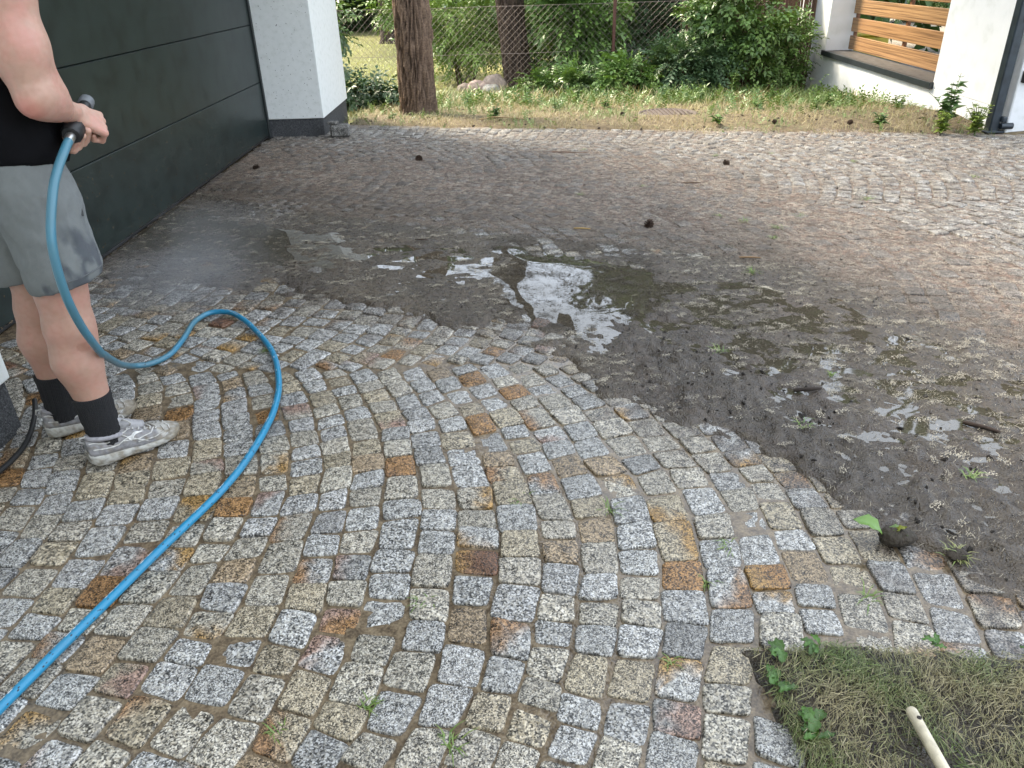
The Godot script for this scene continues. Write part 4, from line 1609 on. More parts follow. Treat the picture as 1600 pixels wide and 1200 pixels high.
	weed(Vector3(4.42, 0, -7.42), 0.30, 2, "oval", Color(0.13, 0.19, 0.04), Color(0.26, 0.33, 0.08), "bushy yellow green weed at the foot of the gate post", "", 18)
	weed(Vector3(4.14, 0, -7.52), 0.22, 3, "oval", Color(0.16, 0.22, 0.04), Color(0.30, 0.38, 0.09), "low bright weed left of the gate post weeds", "", 12)
	weed(Vector3(3.95, 0, -11.6), 0.75, 4, "narrow", g0, Color(0.22, 0.33, 0.11), "tall pale weed in front of the slatted screen", "", 4)
	weed(Vector3(4.35, 0, -11.3), 0.36, 5, "oval", g0, Color(0.22, 0.33, 0.11), "upright weed against the left end of white wall", "", 4)
	weed(Vector3(4.52, 0, -10.2), 0.2, 6, "narrow", g0, g1, "small weed against the white wall under the sill", "", 3)
	weed(Vector3(4.35, 0, -8.9), 0.16, 7, "oval", Color(0.04, 0.09, 0.03), g1, "low dark weed under the right half of the sill", "", 6)
	weed(Vector3(3.72, 0, -7.88), 0.12, 8, "oval", Color(0.04, 0.09, 0.03), g1, "dark little weed in the paving edge below the sill", "", 6)
	var more := [
		[Vector3(-0.1, 0, -9.15), 0.16, "oval", 6], [Vector3(0.62, 0, -9.75), 0.2, "narrow", 6], [Vector3(0.3, 0, -10.9), 0.3, "oval", 5], [Vector3(1.0, 0, -10.9), 0.3, "oval", 5],
		[Vector3(1.6, 0, -11.3), 0.42, "oval", 6], [Vector3(2.1, 0, -11.4), 0.36, "narrow", 6], [Vector3(2.6, 0, -10.7), 0.3, "narrow", 6], [Vector3(3.1, 0, -11.1), 0.45, "narrow", 4],
		[Vector3(3.5, 0, -10.6), 0.34, "oval", 5], [Vector3(-0.5, 0, -11.4), 0.26, "oval", 5], [Vector3(3.5, 0, -9.0), 0.14, "narrow", 5], [Vector3(2.9, 0, -9.2), 0.13, "oval", 5],
		[Vector3(3.9, 0, -9.7), 0.16, "oval", 5], [Vector3(2.2, 0, -8.25), 0.09, "oval", 5], [Vector3(-1.3, 0, -9.4), 0.09, "narrow", 5], [Vector3(1.25, 0, -10.0), 0.14, "oval", 5],
	]
	var where := ["in the verge between the two pine trunks", "in dry grass left of the manhole cover", "by the fence foot below the dark pine", "by the fence left of the rusty post", "at the foot of the rusty post", "right of the rusty post foot",
		"in front of the low blue green bush", "leaning tall in front of the dark shrub", "in front of the slatted screen", "near the boulders behind the thick pine", "in the bare earth before the white wall", "right of the manhole cover in the verge",
		"in the earth near the left sill end", "at the paving edge below the manhole cover", "at the foot of the thick pine", "behind the manhole cover"]
	for k in more.size():
		var a: Array = more[k]
		weed(a[0], a[1], 20 + k, a[2], g0, g1, "green weed growing " + where[k], "weeds of the verge", a[3])


# ---------------------------------------------------------------- the person
# Bones: [from, to, radius, radius, blend]. Their tapered capsules are joined smoothly and meshed as surface nets.
func sdf_mesh(bones: Array, cell: float, cuts: Array, tint: Callable, wrinkle := 0.0, wrinkle_freq := 8.0) -> ArrayMesh:
	var lo := Vector3.ONE * 1e6
	var hi := -lo
	for b in bones:
		var r: float = maxf(b[2], b[3]) + 3.0 * cell
		lo = lo.min((b[0] as Vector3).min(b[1]) - Vector3.ONE * r)
		hi = hi.max((b[0] as Vector3).max(b[1]) + Vector3.ONE * r)
	var nx := int((hi.x - lo.x) / cell) + 2
	var ny := int((hi.y - lo.y) / cell) + 2
	var nz := int((hi.z - lo.z) / cell) + 2
	var g := PackedFloat32Array()
	g.resize(nx * ny * nz)
	g.fill(1.0)
	for b in bones:
		var a: Vector3 = b[0]
		var ba: Vector3 = b[1] - a
		var ra: float = b[2]
		var rb: float = b[3]
		var k: float = b[4]
		var l2 := maxf(ba.length_squared(), 1e-9)
		var pad := maxf(ra, rb) + k + 2.5 * cell
		var p0 := (a.min(b[1]) - Vector3.ONE * pad - lo) / cell
		var p1 := (a.max(b[1]) + Vector3.ONE * pad - lo) / cell
		for iz in range(maxi(0, int(p0.z)), mini(nz, int(p1.z) + 2)):
			for iy in range(maxi(0, int(p0.y)), mini(ny, int(p1.y) + 2)):
				var row := (iz * ny + iy) * nx
				for ix in range(maxi(0, int(p0.x)), mini(nx, int(p1.x) + 2)):
					var p := lo + Vector3(ix, iy, iz) * cell - a
					var h := clampf(p.dot(ba) / l2, 0.0, 1.0)
					var d := (p - ba * h).length() - lerpf(ra, rb, h)
					var e := g[row + ix]
					var q := k - absf(d - e)
					g[row + ix] = minf(d, e) - (q * q / (4.0 * k) if q > 0.0 else 0.0)
	for c in cuts:   # [normal, offset]: keep where normal . p < offset
		var n: Vector3 = c[0]
		for iz in nz:
			for iy in ny:
				for ix in nx:
					var i := (iz * ny + iy) * nx + ix
					if g[i] < 0.5:
						g[i] = maxf(g[i], n.dot(lo + Vector3(ix, iy, iz) * cell) - c[1])
	var at := PackedInt32Array()
	at.resize(nx * ny * nz)
	at.fill(-1)
	var b := MB.new()
	var corner := [0, 1, nx, nx + 1, nx * ny, nx * ny + 1, nx * ny + nx, nx * ny + nx + 1]
	var off := [Vector3(0, 0, 0), Vector3(1, 0, 0), Vector3(0, 1, 0), Vector3(1, 1, 0), Vector3(0, 0, 1), Vector3(1, 0, 1), Vector3(0, 1, 1), Vector3(1, 1, 1)]
	var edges := [[0, 1], [2, 3], [4, 5], [6, 7], [0, 2], [1, 3], [4, 6], [5, 7], [0, 4], [1, 5], [2, 6], [3, 7]]
	for iz in nz - 1:
		for iy in ny - 1:
			for ix in nx - 1:
				var i := (iz * ny + iy) * nx + ix
				var f := g[i]
				if f > 2.0 * cell or f < -2.0 * cell: continue
				var neg := 0
				for k in 8:
					if g[i + corner[k]] < 0.0: neg += 1
				if neg == 0 or neg == 8: continue
				var s := Vector3.ZERO
				var m := 0
				for e in edges:
					var fa := g[i + corner[e[0]]]
					var fb := g[i + corner[e[1]]]
					if (fa < 0.0) != (fb < 0.0):
						s += (off[e[0]] as Vector3).lerp(off[e[1]], fa / (fa - fb))
						m += 1
				at[i] = b.add(lo + (Vector3(ix, iy, iz) + s / m) * cell)
	var steps := [1, nx, nx * ny]
	for iz in range(1, nz - 1):
		for iy in range(1, ny - 1):
			for ix in range(1, nx - 1):
				var i := (iz * ny + iy) * nx + ix
				if at[i] < 0: continue
				for ax in 3:
					var s0 := g[i] < 0.0
					var s1: bool = g[i + steps[ax]] < 0.0
					if s0 == s1: continue
					var u: int = steps[(ax + 1) % 3]
					var w: int = steps[(ax + 2) % 3]
					var q0 := at[i]
					var q1 := at[i - u]
					var q2 := at[i - u - w]
					var q3 := at[i - w]
					if q1 < 0 or q2 < 0 or q3 < 0: continue
					if s0:
						b.tri(q0, q2, q1)
						b.tri(q0, q3, q2)
					else:
						b.tri(q0, q1, q2)
						b.tri(q0, q2, q3)
	if wrinkle > 0.0:
		var mm := b.mesh(false, false)
		var nn: PackedVector3Array = mm.surface_get_arrays(0)[Mesh.ARRAY_NORMAL]
		for k in b.v.size():
			var p := b.v[k] * wrinkle_freq
			var w := 1.0 - 2.2 * absf(noise_a.get_noise_3d(p.x + p.y * 0.3, p.y * 0.55, p.z + p.y * 0.2))
			for c in cuts: w *= smoothstep(0.0, 0.035, absf((c[0] as Vector3).dot(b.v[k]) - c[1]))
			b.v[k] += nn[k] * wrinkle * w
	for k in b.v.size():
		b.c[k] = tint.call(b.v[k])
	return b.mesh(true, false)


const D := Vector3(0.72, 0, -0.69)
const RV := Vector3(0.69, 0, 0.72)

func fist(bones: Array, wrist: Vector3, hd: Vector3, pn: Vector3, thumb_side: float, curl := 1.0) -> void:
	hd = hd.normalized()
	pn = (pn - hd * pn.dot(hd)).normalized()
	var fa := hd.cross(pn).normalized() * thumb_side   # towards the thumb
	var k := 0.007
	# palm: five rays fanning from the wrist
	for s in [-0.034, -0.012, 0.012, 0.032]:
		bones.append([wrist + fa * s * 0.55, wrist + hd * 0.088 + fa * s, 0.019, 0.0125, 0.014])
	bones.append([wrist + hd * 0.02, wrist + hd * 0.055 + pn * 0.008, 0.021, 0.02, 0.015])
	var lens := [0.036, 0.045, 0.049, 0.044]
	for f in 4:
		var s: float = [-0.034, -0.012, 0.012, 0.033][f]
		var L: float = lens[f]
		var p := wrist + hd * (0.088 + 0.004 * (f if f < 3 else 1)) + fa * s
		var ang := [62.0, 150.0, 215.0]
		var rad := [0.0105, 0.0095, 0.0088, 0.0078]
		for q in 3:
			var a := deg_to_rad(ang[q] * curl + s * 90.0)
			var dir := (hd * cos(a) + pn * sin(a)).normalized()
			var e: Vector3 = p + dir * L * [1.0, 0.66, 0.5][q]
			bones.append([p, e, rad[q], rad[q + 1], 0.004])
			p = e
	var tb := wrist + hd * 0.03 + fa * 0.028
	var t1 := tb + (hd * 0.55 + fa * 0.55 + pn * 0.62).normalized() * 0.045
	var t2 := t1 + (hd * 0.6 - fa * 0.15 + pn * 0.75).normalized() * 0.034
	var t3 := t2 + (hd * 0.35 - fa * 0.75 + pn * 0.45).normalized() * 0.026
	bones.append([tb, t1, 0.017, 0.0125, 0.012])
	bones.append([t1, t2, 0.0125, 0.0108, 0.004])
	bones.append([t2, t3, 0.0108, 0.0088, 0.003])


const R_WRIST := Vector3(-1.276, 1.152, -2.41)
const L_WRIST := Vector3(-1.374, 1.075, -2.42)
const GUN0 := Vector3(-1.268, 1.098, -2.335)
const GUN1 := Vector3(-1.305, 1.178, -2.58)

func person() -> void:
	var root := thing("person", Vector3.ZERO, "person in black top and grey shorts gripping a hose spray gun, seen from behind", "person")
	var P := Vector3(-1.495, 0.95, -2.40)
	var chest := Vector3(-1.50, 1.46, -2.385)
	var r_hip := P + RV * 0.095
	var l_hip := P - RV * 0.095
	var r_knee := Vector3(-1.437, 0.52, -2.315)
	var l_knee := Vector3(-1.625, 0.52, -2.49)
	var r_ank := Vector3(-1.432, 0.115, -2.315)
	var l_ank := Vector3(-1.672, 0.115, -2.50)
	var r_sh := Vector3(-1.285, 1.50, -2.245)
	var r_elb := Vector3(-1.278, 1.222, -2.235)
	var l_sh := chest - RV * 0.19 + Vector3(0, 0.02, 0)
	var l_elb := Vector3(-1.55, 1.2, -2.60)
	var neck := chest + Vector3(0.01, 0.12, -0.01)
	var head := neck + Vector3(0, 0.15, 0) + D * 0.04
	var B := []
	# torso
	for s in [-1.0, 1.0]:
		B.append([P + RV * 0.06 * s, P + Vector3(0, 0.18, 0) + RV * 0.055 * s, 0.115, 0.10, 0.05])
		B.append([P + Vector3(0, 0.18, 0) + RV * 0.055 * s, chest - Vector3(0, 0.10, 0) + RV * 0.08 * s, 0.10, 0.105, 0.05])
		B.append([chest - Vector3(0, 0.10, 0) + RV * 0.08 * s, chest + Vector3(0, 0.02, 0) + RV * 0.12 * s, 0.105, 0.07, 0.05])
	B.append([chest, neck, 0.07, 0.055, 0.04])
	B.append([chest + RV * 0.06, r_sh, 0.075, 0.07, 0.05])
	B.append([neck, neck + Vector3(0, 0.08, 0) + D * 0.015, 0.056, 0.052, 0.03])
	# legs
	for leg in [[r_hip, r_knee, r_ank, 1.0], [l_hip, l_knee, l_ank, -1.0]]:
		var hip: Vector3 = leg[0]
		var kn: Vector3 = leg[1]
		var an: Vector3 = leg[2]
		var side: Vector3 = RV * leg[3]
		B.append([hip, kn, 0.098, 0.066, 0.03])
		B.append([hip.lerp(kn, 0.25) + D * 0.018 + side * 0.012, hip.lerp(kn, 0.8) + D * 0.012, 0.075, 0.06, 0.04])
		B.append([kn + Vector3(0, 0.015, 0) + D * 0.022, kn - Vector3(0, 0.035, 0) + D * 0.02, 0.048, 0.04, 0.025])
		B.append([kn, an, 0.062, 0.040, 0.04])
		var c := kn.lerp(an, 0.32)
		B.append([kn.lerp(an, 0.08) - D * 0.004, c - D * 0.016 + side * 0.004, 0.058, 0.062, 0.05])
		B.append([c - D * 0.016 + side * 0.004, kn.lerp(an, 0.66) - D * 0.008, 0.060, 0.040, 0.05])
	# arms
	B.append([r_sh, r_sh.lerp(r_elb, 0.55), 0.074, 0.066, 0.04])
	B.append([r_sh.lerp(r_elb, 0.55), r_elb, 0.066, 0.045, 0.04])
	B.append([r_sh.lerp(r_elb, 0.35) - D * 0.02, r_sh.lerp(r_elb, 0.75) - D * 0.014, 0.052, 0.044, 0.03])
	B.append([r_elb + Vector3(0, 0.0, 0.012), r_elb.lerp(R_WRIST, 0.2), 0.043, 0.047, 0.025])
	B.append([r_elb.lerp(R_WRIST, 0.08) + Vector3(0.012, 0.02, 0), r_elb.lerp(R_WRIST, 0.45) + Vector3(0.008, 0.008, 0), 0.046, 0.042, 0.025])
	B.append([r_elb.lerp(R_WRIST, 0.2), r_elb.lerp(R_WRIST, 0.9), 0.047, 0.029, 0.02])
	B.append([r_elb.lerp(R_WRIST, 0.85), R_WRIST, 0.029, 0.027, 0.015])
	B.append([r_sh.lerp(r_elb, 0.62) + Vector3(0.03, 0, -0.02), r_elb.lerp(R_WRIST, 0.32) + Vector3(0.02, 0.03, -0.01), 0.028, 0.034, 0.018])
	B.append([r_elb + Vector3(-0.004, -0.022, 0.012), r_elb.lerp(R_WRIST, 0.55) + Vector3(-0.004, -0.012, 0.012), 0.026, 0.022, 0.02])
	B.append([l_sh, l_elb, 0.062, 0.045, 0.035])
	B.append([l_elb, l_elb.lerp(L_WRIST, 0.4), 0.045, 0.046, 0.025])
	B.append([l_elb.lerp(L_WRIST, 0.4), L_WRIST, 0.046, 0.027, 0.02])
	var red := Color(0.52, 0.25, 0.21)
	var base := Color(0.47, 0.30, 0.235)
	var skin_tint := func(p: Vector3) -> Color:
		var n := noise_b.get_noise_3d(p.x * 9.0, p.y * 9.0, p.z * 9.0)
		var n2 := noise_b.get_noise_3d(p.x * 34.0, p.y * 34.0, p.z * 34.0)
		var c := base.lerp(red, clampf(0.22 + n * 0.8 + n2 * 0.35, 0.0, 0.7)) * (1.0 + 0.10 * n2)
		var e := p.distance_to(r_elb + Vector3(0.0, -0.03, 0.035))
		c = c.lerp(Color(0.53, 0.21, 0.17), 0.75 * smoothstep(0.055, 0.012, e))
		if p.y < 0.7: c = c.lerp(Color(0.36, 0.215, 0.16), 0.5)
		if Vector2(p.x - r_knee.x - 0.055, p.y - 0.46).length() < 0.016 and p.z > -2.33: c = c.lerp(Color(0.30, 0.15, 0.10), 0.6)
		return c
	obj("body", sdf_mesh(B, 0.010, [], skin_tint), M.skin, root)
	# hands on finer grids
	var hb := []
	hb.append([r_elb.lerp(R_WRIST, 0.72), R_WRIST, 0.0345, 0.0275, 0.012])
	fist(hb, R_WRIST, Vector3(0.42, -0.46, -0.78), Vector3(-0.62, -0.58, -0.30), 1.0, 1.1)
	obj("hand", sdf_mesh(hb, 0.0032, [], skin_tint), M.skin, root)
	hb = []
	hb.append([l_elb.lerp(L_WRIST, 0.75), L_WRIST, 0.033, 0.0275, 0.012])
	fist(hb, L_WRIST, Vector3(0.93, -0.12, 0.10), Vector3(0.1, 0.92, 0.25), -1.0, 0.95)
	obj("hand", sdf_mesh(hb, 0.0032, [], skin_tint), M.skin, root)
	# head
	hb = [[neck, neck + Vector3(0, 0.07, 0) + D * 0.012, 0.055, 0.053, 0.03]]
	hb.append([head + Vector3(0, 0.04, 0) - D * 0.02, head + Vector3(0, 0.045, 0) + D * 0.03, 0.086, 0.078, 0.03])
	hb.append([head + Vector3(0, -0.02, 0) + D * 0.025, head + Vector3(0, -0.082, 0) + D * 0.06, 0.068, 0.040, 0.04])
	hb.append([head + Vector3(0, 0.014, 0) + D * 0.088, head + Vector3(0, -0.020, 0) + D * 0.102, 0.010, 0.0125, 0.014])
	hb.append([head + Vector3(0, 0.035, 0) + D * 0.09 - RV * 0.03, head + Vector3(0, 0.035, 0) + D * 0.09 + RV * 0.03, 0.016, 0.016, 0.012])
	hb.append([head + Vector3(0, -0.052, 0) + D * 0.092 - RV * 0.016, head + Vector3(0, -0.052, 0) + D * 0.092 + RV * 0.016, 0.009, 0.009, 0.006])
	hb.append([head + Vector3(0, -0.066, 0) + D * 0.09 - RV * 0.014, head + Vector3(0, -0.066, 0) + D * 0.09 + RV * 0.014, 0.009, 0.009, 0.006])
	for s in [-1.0, 1.0]:
		hb.append([head + RV * 0.083 * s + Vector3(0, 0.025, 0) - D * 0.008, head + RV * 0.078 * s - Vector3(0, 0.025, 0), 0.015, 0.011, 0.008])
	obj("head", sdf_mesh(hb, 0.006, [], skin_tint), M.skin, root)
	for s in [-1.0, 1.0]:
		var eb := MB.new()
		var ec: Vector3 = head + Vector3(0, 0.016, 0) + D * 0.089 + RV * 0.031 * s
		eb.col = Color(0.75, 0.73, 0.70)
		eb.lathe([Vector2(0.001, -0.011), Vector2(0.008, -0.008), Vector2(0.0115, 0.0), Vector2(0.008, 0.008), Vector2(0.001, 0.011)], at_box(ec), 10)
		eb.col = Color(0.05, 0.035, 0.025)
		eb.lathe([Vector2(0.001, -0.005), Vector2(0.0045, -0.003), Vector2(0.0045, 0.003), Vector2(0.001, 0.005)], at_box(ec + D * 0.0085), 8)
		obj("eye", eb.mesh(true), M.shoe, root)
	hb = [[head + Vector3(0, 0.055, 0) - D * 0.03, head + Vector3(0, 0.062, 0) + D * 0.022, 0.092, 0.083, 0.03], [head + Vector3(0, 0.0, 0) - D * 0.05, head + Vector3(0, -0.05, 0) - D * 0.045, 0.066, 0.05, 0.03]]
	var fc := D * 0.9 - Vector3(0, 0.75, 0)
	obj("hair", sdf_mesh(hb, 0.008, [[fc, fc.dot(head + D * 0.045 + Vector3(0, 0.02, 0))]], func(_p): return Color.WHITE, 0.003, 40.0), M.hair, root)
	# black top, loose at the hem
	var S := []
	for s in [-1.0, 1.0]:
		S.append([P + Vector3(0, 0.02, 0) + RV * 0.066 * s, P + Vector3(0, 0.20, 0) + RV * 0.06 * s + D * 0.01, 0.133, 0.118, 0.06])
		S.append([P + Vector3(0, 0.18, 0) + RV * 0.06 * s, chest - Vector3(0, 0.10, 0) + RV * 0.08 * s, 0.118, 0.116, 0.05])
		S.append([chest - Vector3(0, 0.10, 0) + RV * 0.08 * s, chest + Vector3(0, 0.03, 0) + RV * 0.10 * s, 0.116, 0.082, 0.05])
	S.append([P + Vector3(0, 0.10, 0) + D * 0.035, P + Vector3(0, 0.24, 0) + D * 0.03, 0.11, 0.11, 0.05])
	var hemn := (Vector3(0, -1, 0) + D * -0.12 + RV * 0.05).normalized()
	var black := func(_p: Vector3) -> Color: return Color.WHITE
	obj("shirt", sdf_mesh(S, 0.009, [[hemn, hemn.dot(P + Vector3(0, 0.075, 0))]], black, 0.011, 5.0), M.shirt, root)
	# grey shorts with a damp patch on the right thigh
	var Q := []
	for s in [-1.0, 1.0]:
		Q.append([P + RV * 0.062 * s + Vector3(0, 0.10, 0), P + RV * 0.07 * s - Vector3(0, 0.04, 0), 0.112, 0.118, 0.05])
	Q.append([r_hip + Vector3(0, -0.02, 0), Vector3(r_knee.x + 0.035, 0.60, r_knee.z - 0.012), 0.110, 0.111, 0.035])
	Q.append([l_hip + Vector3(0, -0.02, 0), Vector3(l_knee.x - 0.01, 0.60, l_knee.z), 0.112, 0.106, 0.035])
	var marl := Color(0.21, 0.225, 0.225)
	var damp := Color(0.075, 0.085, 0.10)
	var shorts_tint := func(p: Vector3) -> Color:
		var n := noise_b.get_noise_3d(p.x * 14.0, p.y * 8.0, p.z * 14.0)
		var f := noise_b.get_noise_3d(p.x * 60.0, p.y * 40.0, p.z * 60.0)
		var c := marl * (1.0 + 0.10 * f)
		var front: float = (p - r_hip).dot(D)
		var low := smoothstep(0.92, 0.70, p.y)
		if p.x > -1.42: c = c.lerp(damp, clampf((front * 7.0 + 0.15 + n * 3.2) * low, 0.0, 1.0) * 0.85)
		return c
	var tr := (Vector3(0, -1, 0) + D * 0.14 + RV * 0.08).normalized()
	obj("shorts", sdf_mesh(Q, 0.008, [[tr, tr.dot(Vector3(-1.44, 0.652, -2.32))], [Vector3.UP, 1.07]], shorts_tint, 0.011, 5.5), M.shorts, root)
	# stitched hem, follows the cut; open side pocket
	var hb2 := MB.new()
	hb2.col = Color(0.15, 0.16, 0.165)
	for leg in [[Vector3(r_knee.x + 0.035, 0.0, r_knee.z - 0.012), 0.1105], [Vector3(l_knee.x - 0.01, 0.0, l_knee.z), 0.1075]]:
		var ring := []
		for j in 33:
			var a := TAU * j / 32.0
			var q: Vector3 = leg[0] + Vector3(cos(a), 0, sin(a)) * leg[1]
			# height on the cut plane, a little above it
			var d0 := tr.dot(Vector3(-1.44, 0.652, -2.32))
			q.y = (tr.x * q.x + tr.z * q.z - d0) / -tr.y + 0.028
			ring.append(q)
		hb2.tube(ring, [0.0022], 5, false)
	obj("hem_seam", hb2.mesh(true), M.shorts, root)
	var pk := MB.new()
	var pa := Vector3(-1.342, 0.99, -2.385)
	pk.tube(smooth_path([pa, Vector3(-1.330, 0.95, -2.375), Vector3(-1.315, 0.90, -2.36), Vector3(-1.306, 0.865, -2.345)], 8), [0.010, 0.012, 0.012, 0.010, 0.006], 6)
	obj("pocket_edge", pk.mesh(), M.black, root)
	for a in [[r_ank, r_knee, 0.262], [l_ank, l_knee, 0.255]]:
		var an: Vector3 = a[0]
		var kn: Vector3 = a[1]
		var sb := MB.new()
		var ax := (kn - an).normalized()
		var rings := []
		for k in 15:
			var t := k / 14.0
			var c: Vector3 = an - ax * 0.05 + ax * (a[2] - 0.065) * t + Vector3(0, 0, 0)
			var rad := lerpf(0.050, 0.0585, t) + 0.003 * sin(t * 26.0) * (1.0 - t) + (0.0025 if k >= 13 else 0.0)
			var ring := []
			for j in 40:
				var an2 := TAU * j / 40.0
				var rr := rad + (0.0011 if j % 2 == 0 else -0.0011) * (1.0 if k < 13 else 0.3)
				ring.append(c + (D * cos(an2) * 1.06 + RV * sin(an2)) * rr - D * 0.006 * t)
			rings.append(ring)
		sb.skin(rings, true, true, 4.0)
		obj("sock", sb.mesh(), M.sock, root)
	shoe(root, Vector3(-1.478, 0.004, -2.248), Vector3(0.715, 0, -0.70))
	shoe(root, Vector3(-1.735, 0.004, -2.452), Vector3(0.80, 0, -0.60))


func shoe(root: Node3D, heel: Vector3, fwd: Vector3) -> void:
	fwd = fwd.normalized()
	var side := fwd.cross(Vector3.UP).normalized()
	var s := Node3D.new()
	s.name = "shoe"
	root.add_child(s, true)
	s.transform = Transform3D(Basis(fwd, Vector3.UP, side), heel)
	var L := 0.318
	var wk := [Vector2(0, 0.022), Vector2(0.04, 0.034), Vector2(0.16, 0.041), Vector2(0.42, 0.040), Vector2(0.60, 0.046), Vector2(0.75, 0.050), Vector2(0.88, 0.045), Vector2(0.96, 0.032), Vector2(1.0, 0.012)]
	var bk := [Vector2(0, 0.022), Vector2(0.05, 0.006), Vector2(0.14, 0.0), Vector2(0.78, 0.0), Vector2(0.92, 0.010), Vector2(1.0, 0.026)]
	var tk := [Vector2(0, 0.060), Vector2(0.2, 0.055), Vector2(0.36, 0.046), Vector2(0.5, 0.034), Vector2(0.75, 0.032), Vector2(0.92, 0.040), Vector2(1.0, 0.042)]
	var uk := [Vector2(0, 0.104), Vector2(0.06, 0.112), Vector2(0.14, 0.102), Vector2(0.26, 0.098), Vector2(0.36, 0.112), Vector2(0.46, 0.106), Vector2(0.60, 0.084), Vector2(0.75, 0.066), Vector2(0.88, 0.058), Vector2(0.97, 0.046), Vector2(1.0, 0.038)]
	var mud := func(p: Vector3, c: Color) -> Color:
		var n := noise_b.get_noise_3d(p.x * 40.0 + heel.x * 9.0, p.y * 40.0, p.z * 40.0)
		return c.lerp(Color(0.20, 0.16, 0.105), clampf(n * 1.5 + 0.25 - p.y * 3.2 + 1.1 * smoothstep(0.22, 0.31, p.x) * smoothstep(0.07, 0.03, p.y), 0, 0.85))
	# sole, with moulded ridges at the heel
	var b := MB.new()
	var rings := []
	for k in 37:
		var t := k / 36.0
		var w := along(wk, t) + 0.005
		var y0 := along(bk, t)
		var y1 := along(tk, t)
		var ring := []
		for j in 24:
			var a := TAU * j / 24.0
			var cx := signf(cos(a)) * pow(absf(cos(a)), 0.45)
			var cy := signf(sin(a)) * pow(absf(sin(a)), 0.6)
			var v := 0.5 + 0.5 * cy
			var ridge := 1.0 + 0.05 * sin(v * 19.0 + t * 5.0) * smoothstep(0.55, 0.3, t)
			ring.append(Vector3(t * L, lerpf(y0, y1, v), cx * w * ridge * (0.93 + 0.10 * sin(v * PI))))
		rings.append(ring)
	b.skin(rings)
	for k in b.v.size(): b.c[k] = mud.call(b.v[k], Color(0.47, 0.46, 0.42))
	obj("sole", b.mesh(true), M.shoe, s)
	# upper
	b = MB.new()
	rings = []
	var sec := func(t: float, a: float, grow: float) -> Vector3:
		var w := along(wk, t) + grow
		var y0 := along(tk, t) - 0.012
		var y1 := along(uk, t) + grow
		var topw := lerpf(0.62, 0.78, smoothstep(0.6, 0.95, t)) if t > 0.3 else 0.78
		var c := cos(a)
		var sn := sin(a)
		var z := signf(c) * pow(absf(c), 0.6) * w * lerpf(1.0, topw, sn * sn)
		return Vector3(t * L, y0 + (y1 - y0) * pow(maxf(sn, 0.0), 0.75), z)
	for k in 33:
		var t := 0.012 + 0.975 * k / 32.0
		var ring := []
		for j in 19: ring.append(sec.call(t, PI * j / 18.0, 0.0))
		for j in range(1, 5): ring.append(Vector3(t * L, along(tk, t) - 0.012, lerpf(ring[18].z, ring[0].z, j / 5.0)))
		rings.append(ring)
	b.skin(rings)
	for k in b.v.size():
		var p := b.v[k]
		var c := Color(0.27, 0.265, 0.275) if p.x < 0.23 else Color(0.47, 0.455, 0.42)
		b.c[k] = mud.call(p, c * (1.0 + 0.25 * noise_b.get_noise_3d(p.x * 90.0, p.y * 90.0, p.z * 90.0)))
	obj("upper", b.mesh(true), M.shoe, s)
	# padded collar, tongue, overlays, laces
	b = MB.new()
	var pts := []
	for k in 13:
		var a := lerpf(-2.5, 2.5, k / 12.0)
		pts.append(Vector3(0.072 - 0.058 * cos(a), 0.100 + 0.012 * cos(a * 0.9), 0.034 * sin(a)))
	b.tube(pts, [0.009], 8)
	for k in b.v.size(): b.c[k] = Color(0.33, 0.32, 0.34)
	obj("collar", b.mesh(true), M.shoe, s)
	b = MB.new()
	b.tube([Vector3(0.20, 0.085, 0), Vector3(0.165, 0.098, 0), Vector3(0.13, 0.118, 0), Vector3(0.112, 0.142, 0)], [0.016, 0.021, 0.022, 0.014], 10)
	for k in b.v.size(): b.c[k] = Color(0.36, 0.35, 0.36)
	obj("tongue", b.mesh(true), M.shoe, s)
	for sd in [0.0, 1.0]:
		var side_a := func(t: float, u: float) -> Vector3:
			# u: 0 at the sole, 1 at the ridge
			var a := 0.06 + u * 1.45
			if sd > 0.5: a = PI - a
			return sec.call(t, a, 0.0012)
		b = MB.new()
		var lines := [
			[Vector2(0.03, 0.55), Vector2(0.2, 0.42), Vector2(0.4, 0.55), Vector2(0.52, 0.86)],
			[Vector2(0.05, 0.2), Vector2(0.3, 0.16), Vector2(0.48, 0.36), Vector2(0.66, 0.78)],
			[Vector2(0.36, 0.2), Vector2(0.52, 0.22), Vector2(0.66, 0.42), Vector2(0.72, 0.82)],
			[Vector2(0.5, 0.12), Vector2(0.68, 0.18), Vector2(0.8, 0.4), Vector2(0.8, 0.9)],
			[Vector2(0.2, 0.9), Vector2(0.3, 0.6), Vector2(0.42, 0.3), Vector2(0.6, 0.1)],
			[Vector2(0.78, 0.1), Vector2(0.86, 0.3), Vector2(0.87, 0.7), Vector2(0.85, 1.0)],
		]
		for ln in lines:
			var q := []
			for k in 13:
				var f: float = k / 12.0 * (ln.size() - 1)
				var i := mini(int(f), ln.size() - 2)
				var e: Vector2 = (ln[i] as Vector2).lerp(ln[i + 1], f - i)
				q.append(side_a.call(e.x, e.y))
			b.tube(q, [0.0024], 6)
		for k in b.v.size(): b.c[k] = mud.call(b.v[k], Color(0.62, 0.61, 0.58))
		obj("overlay", b.mesh(true), M.shoe, s)
		# the pale curved tick on the side
		b = MB.new()
		var up_ := []
		var dn := []
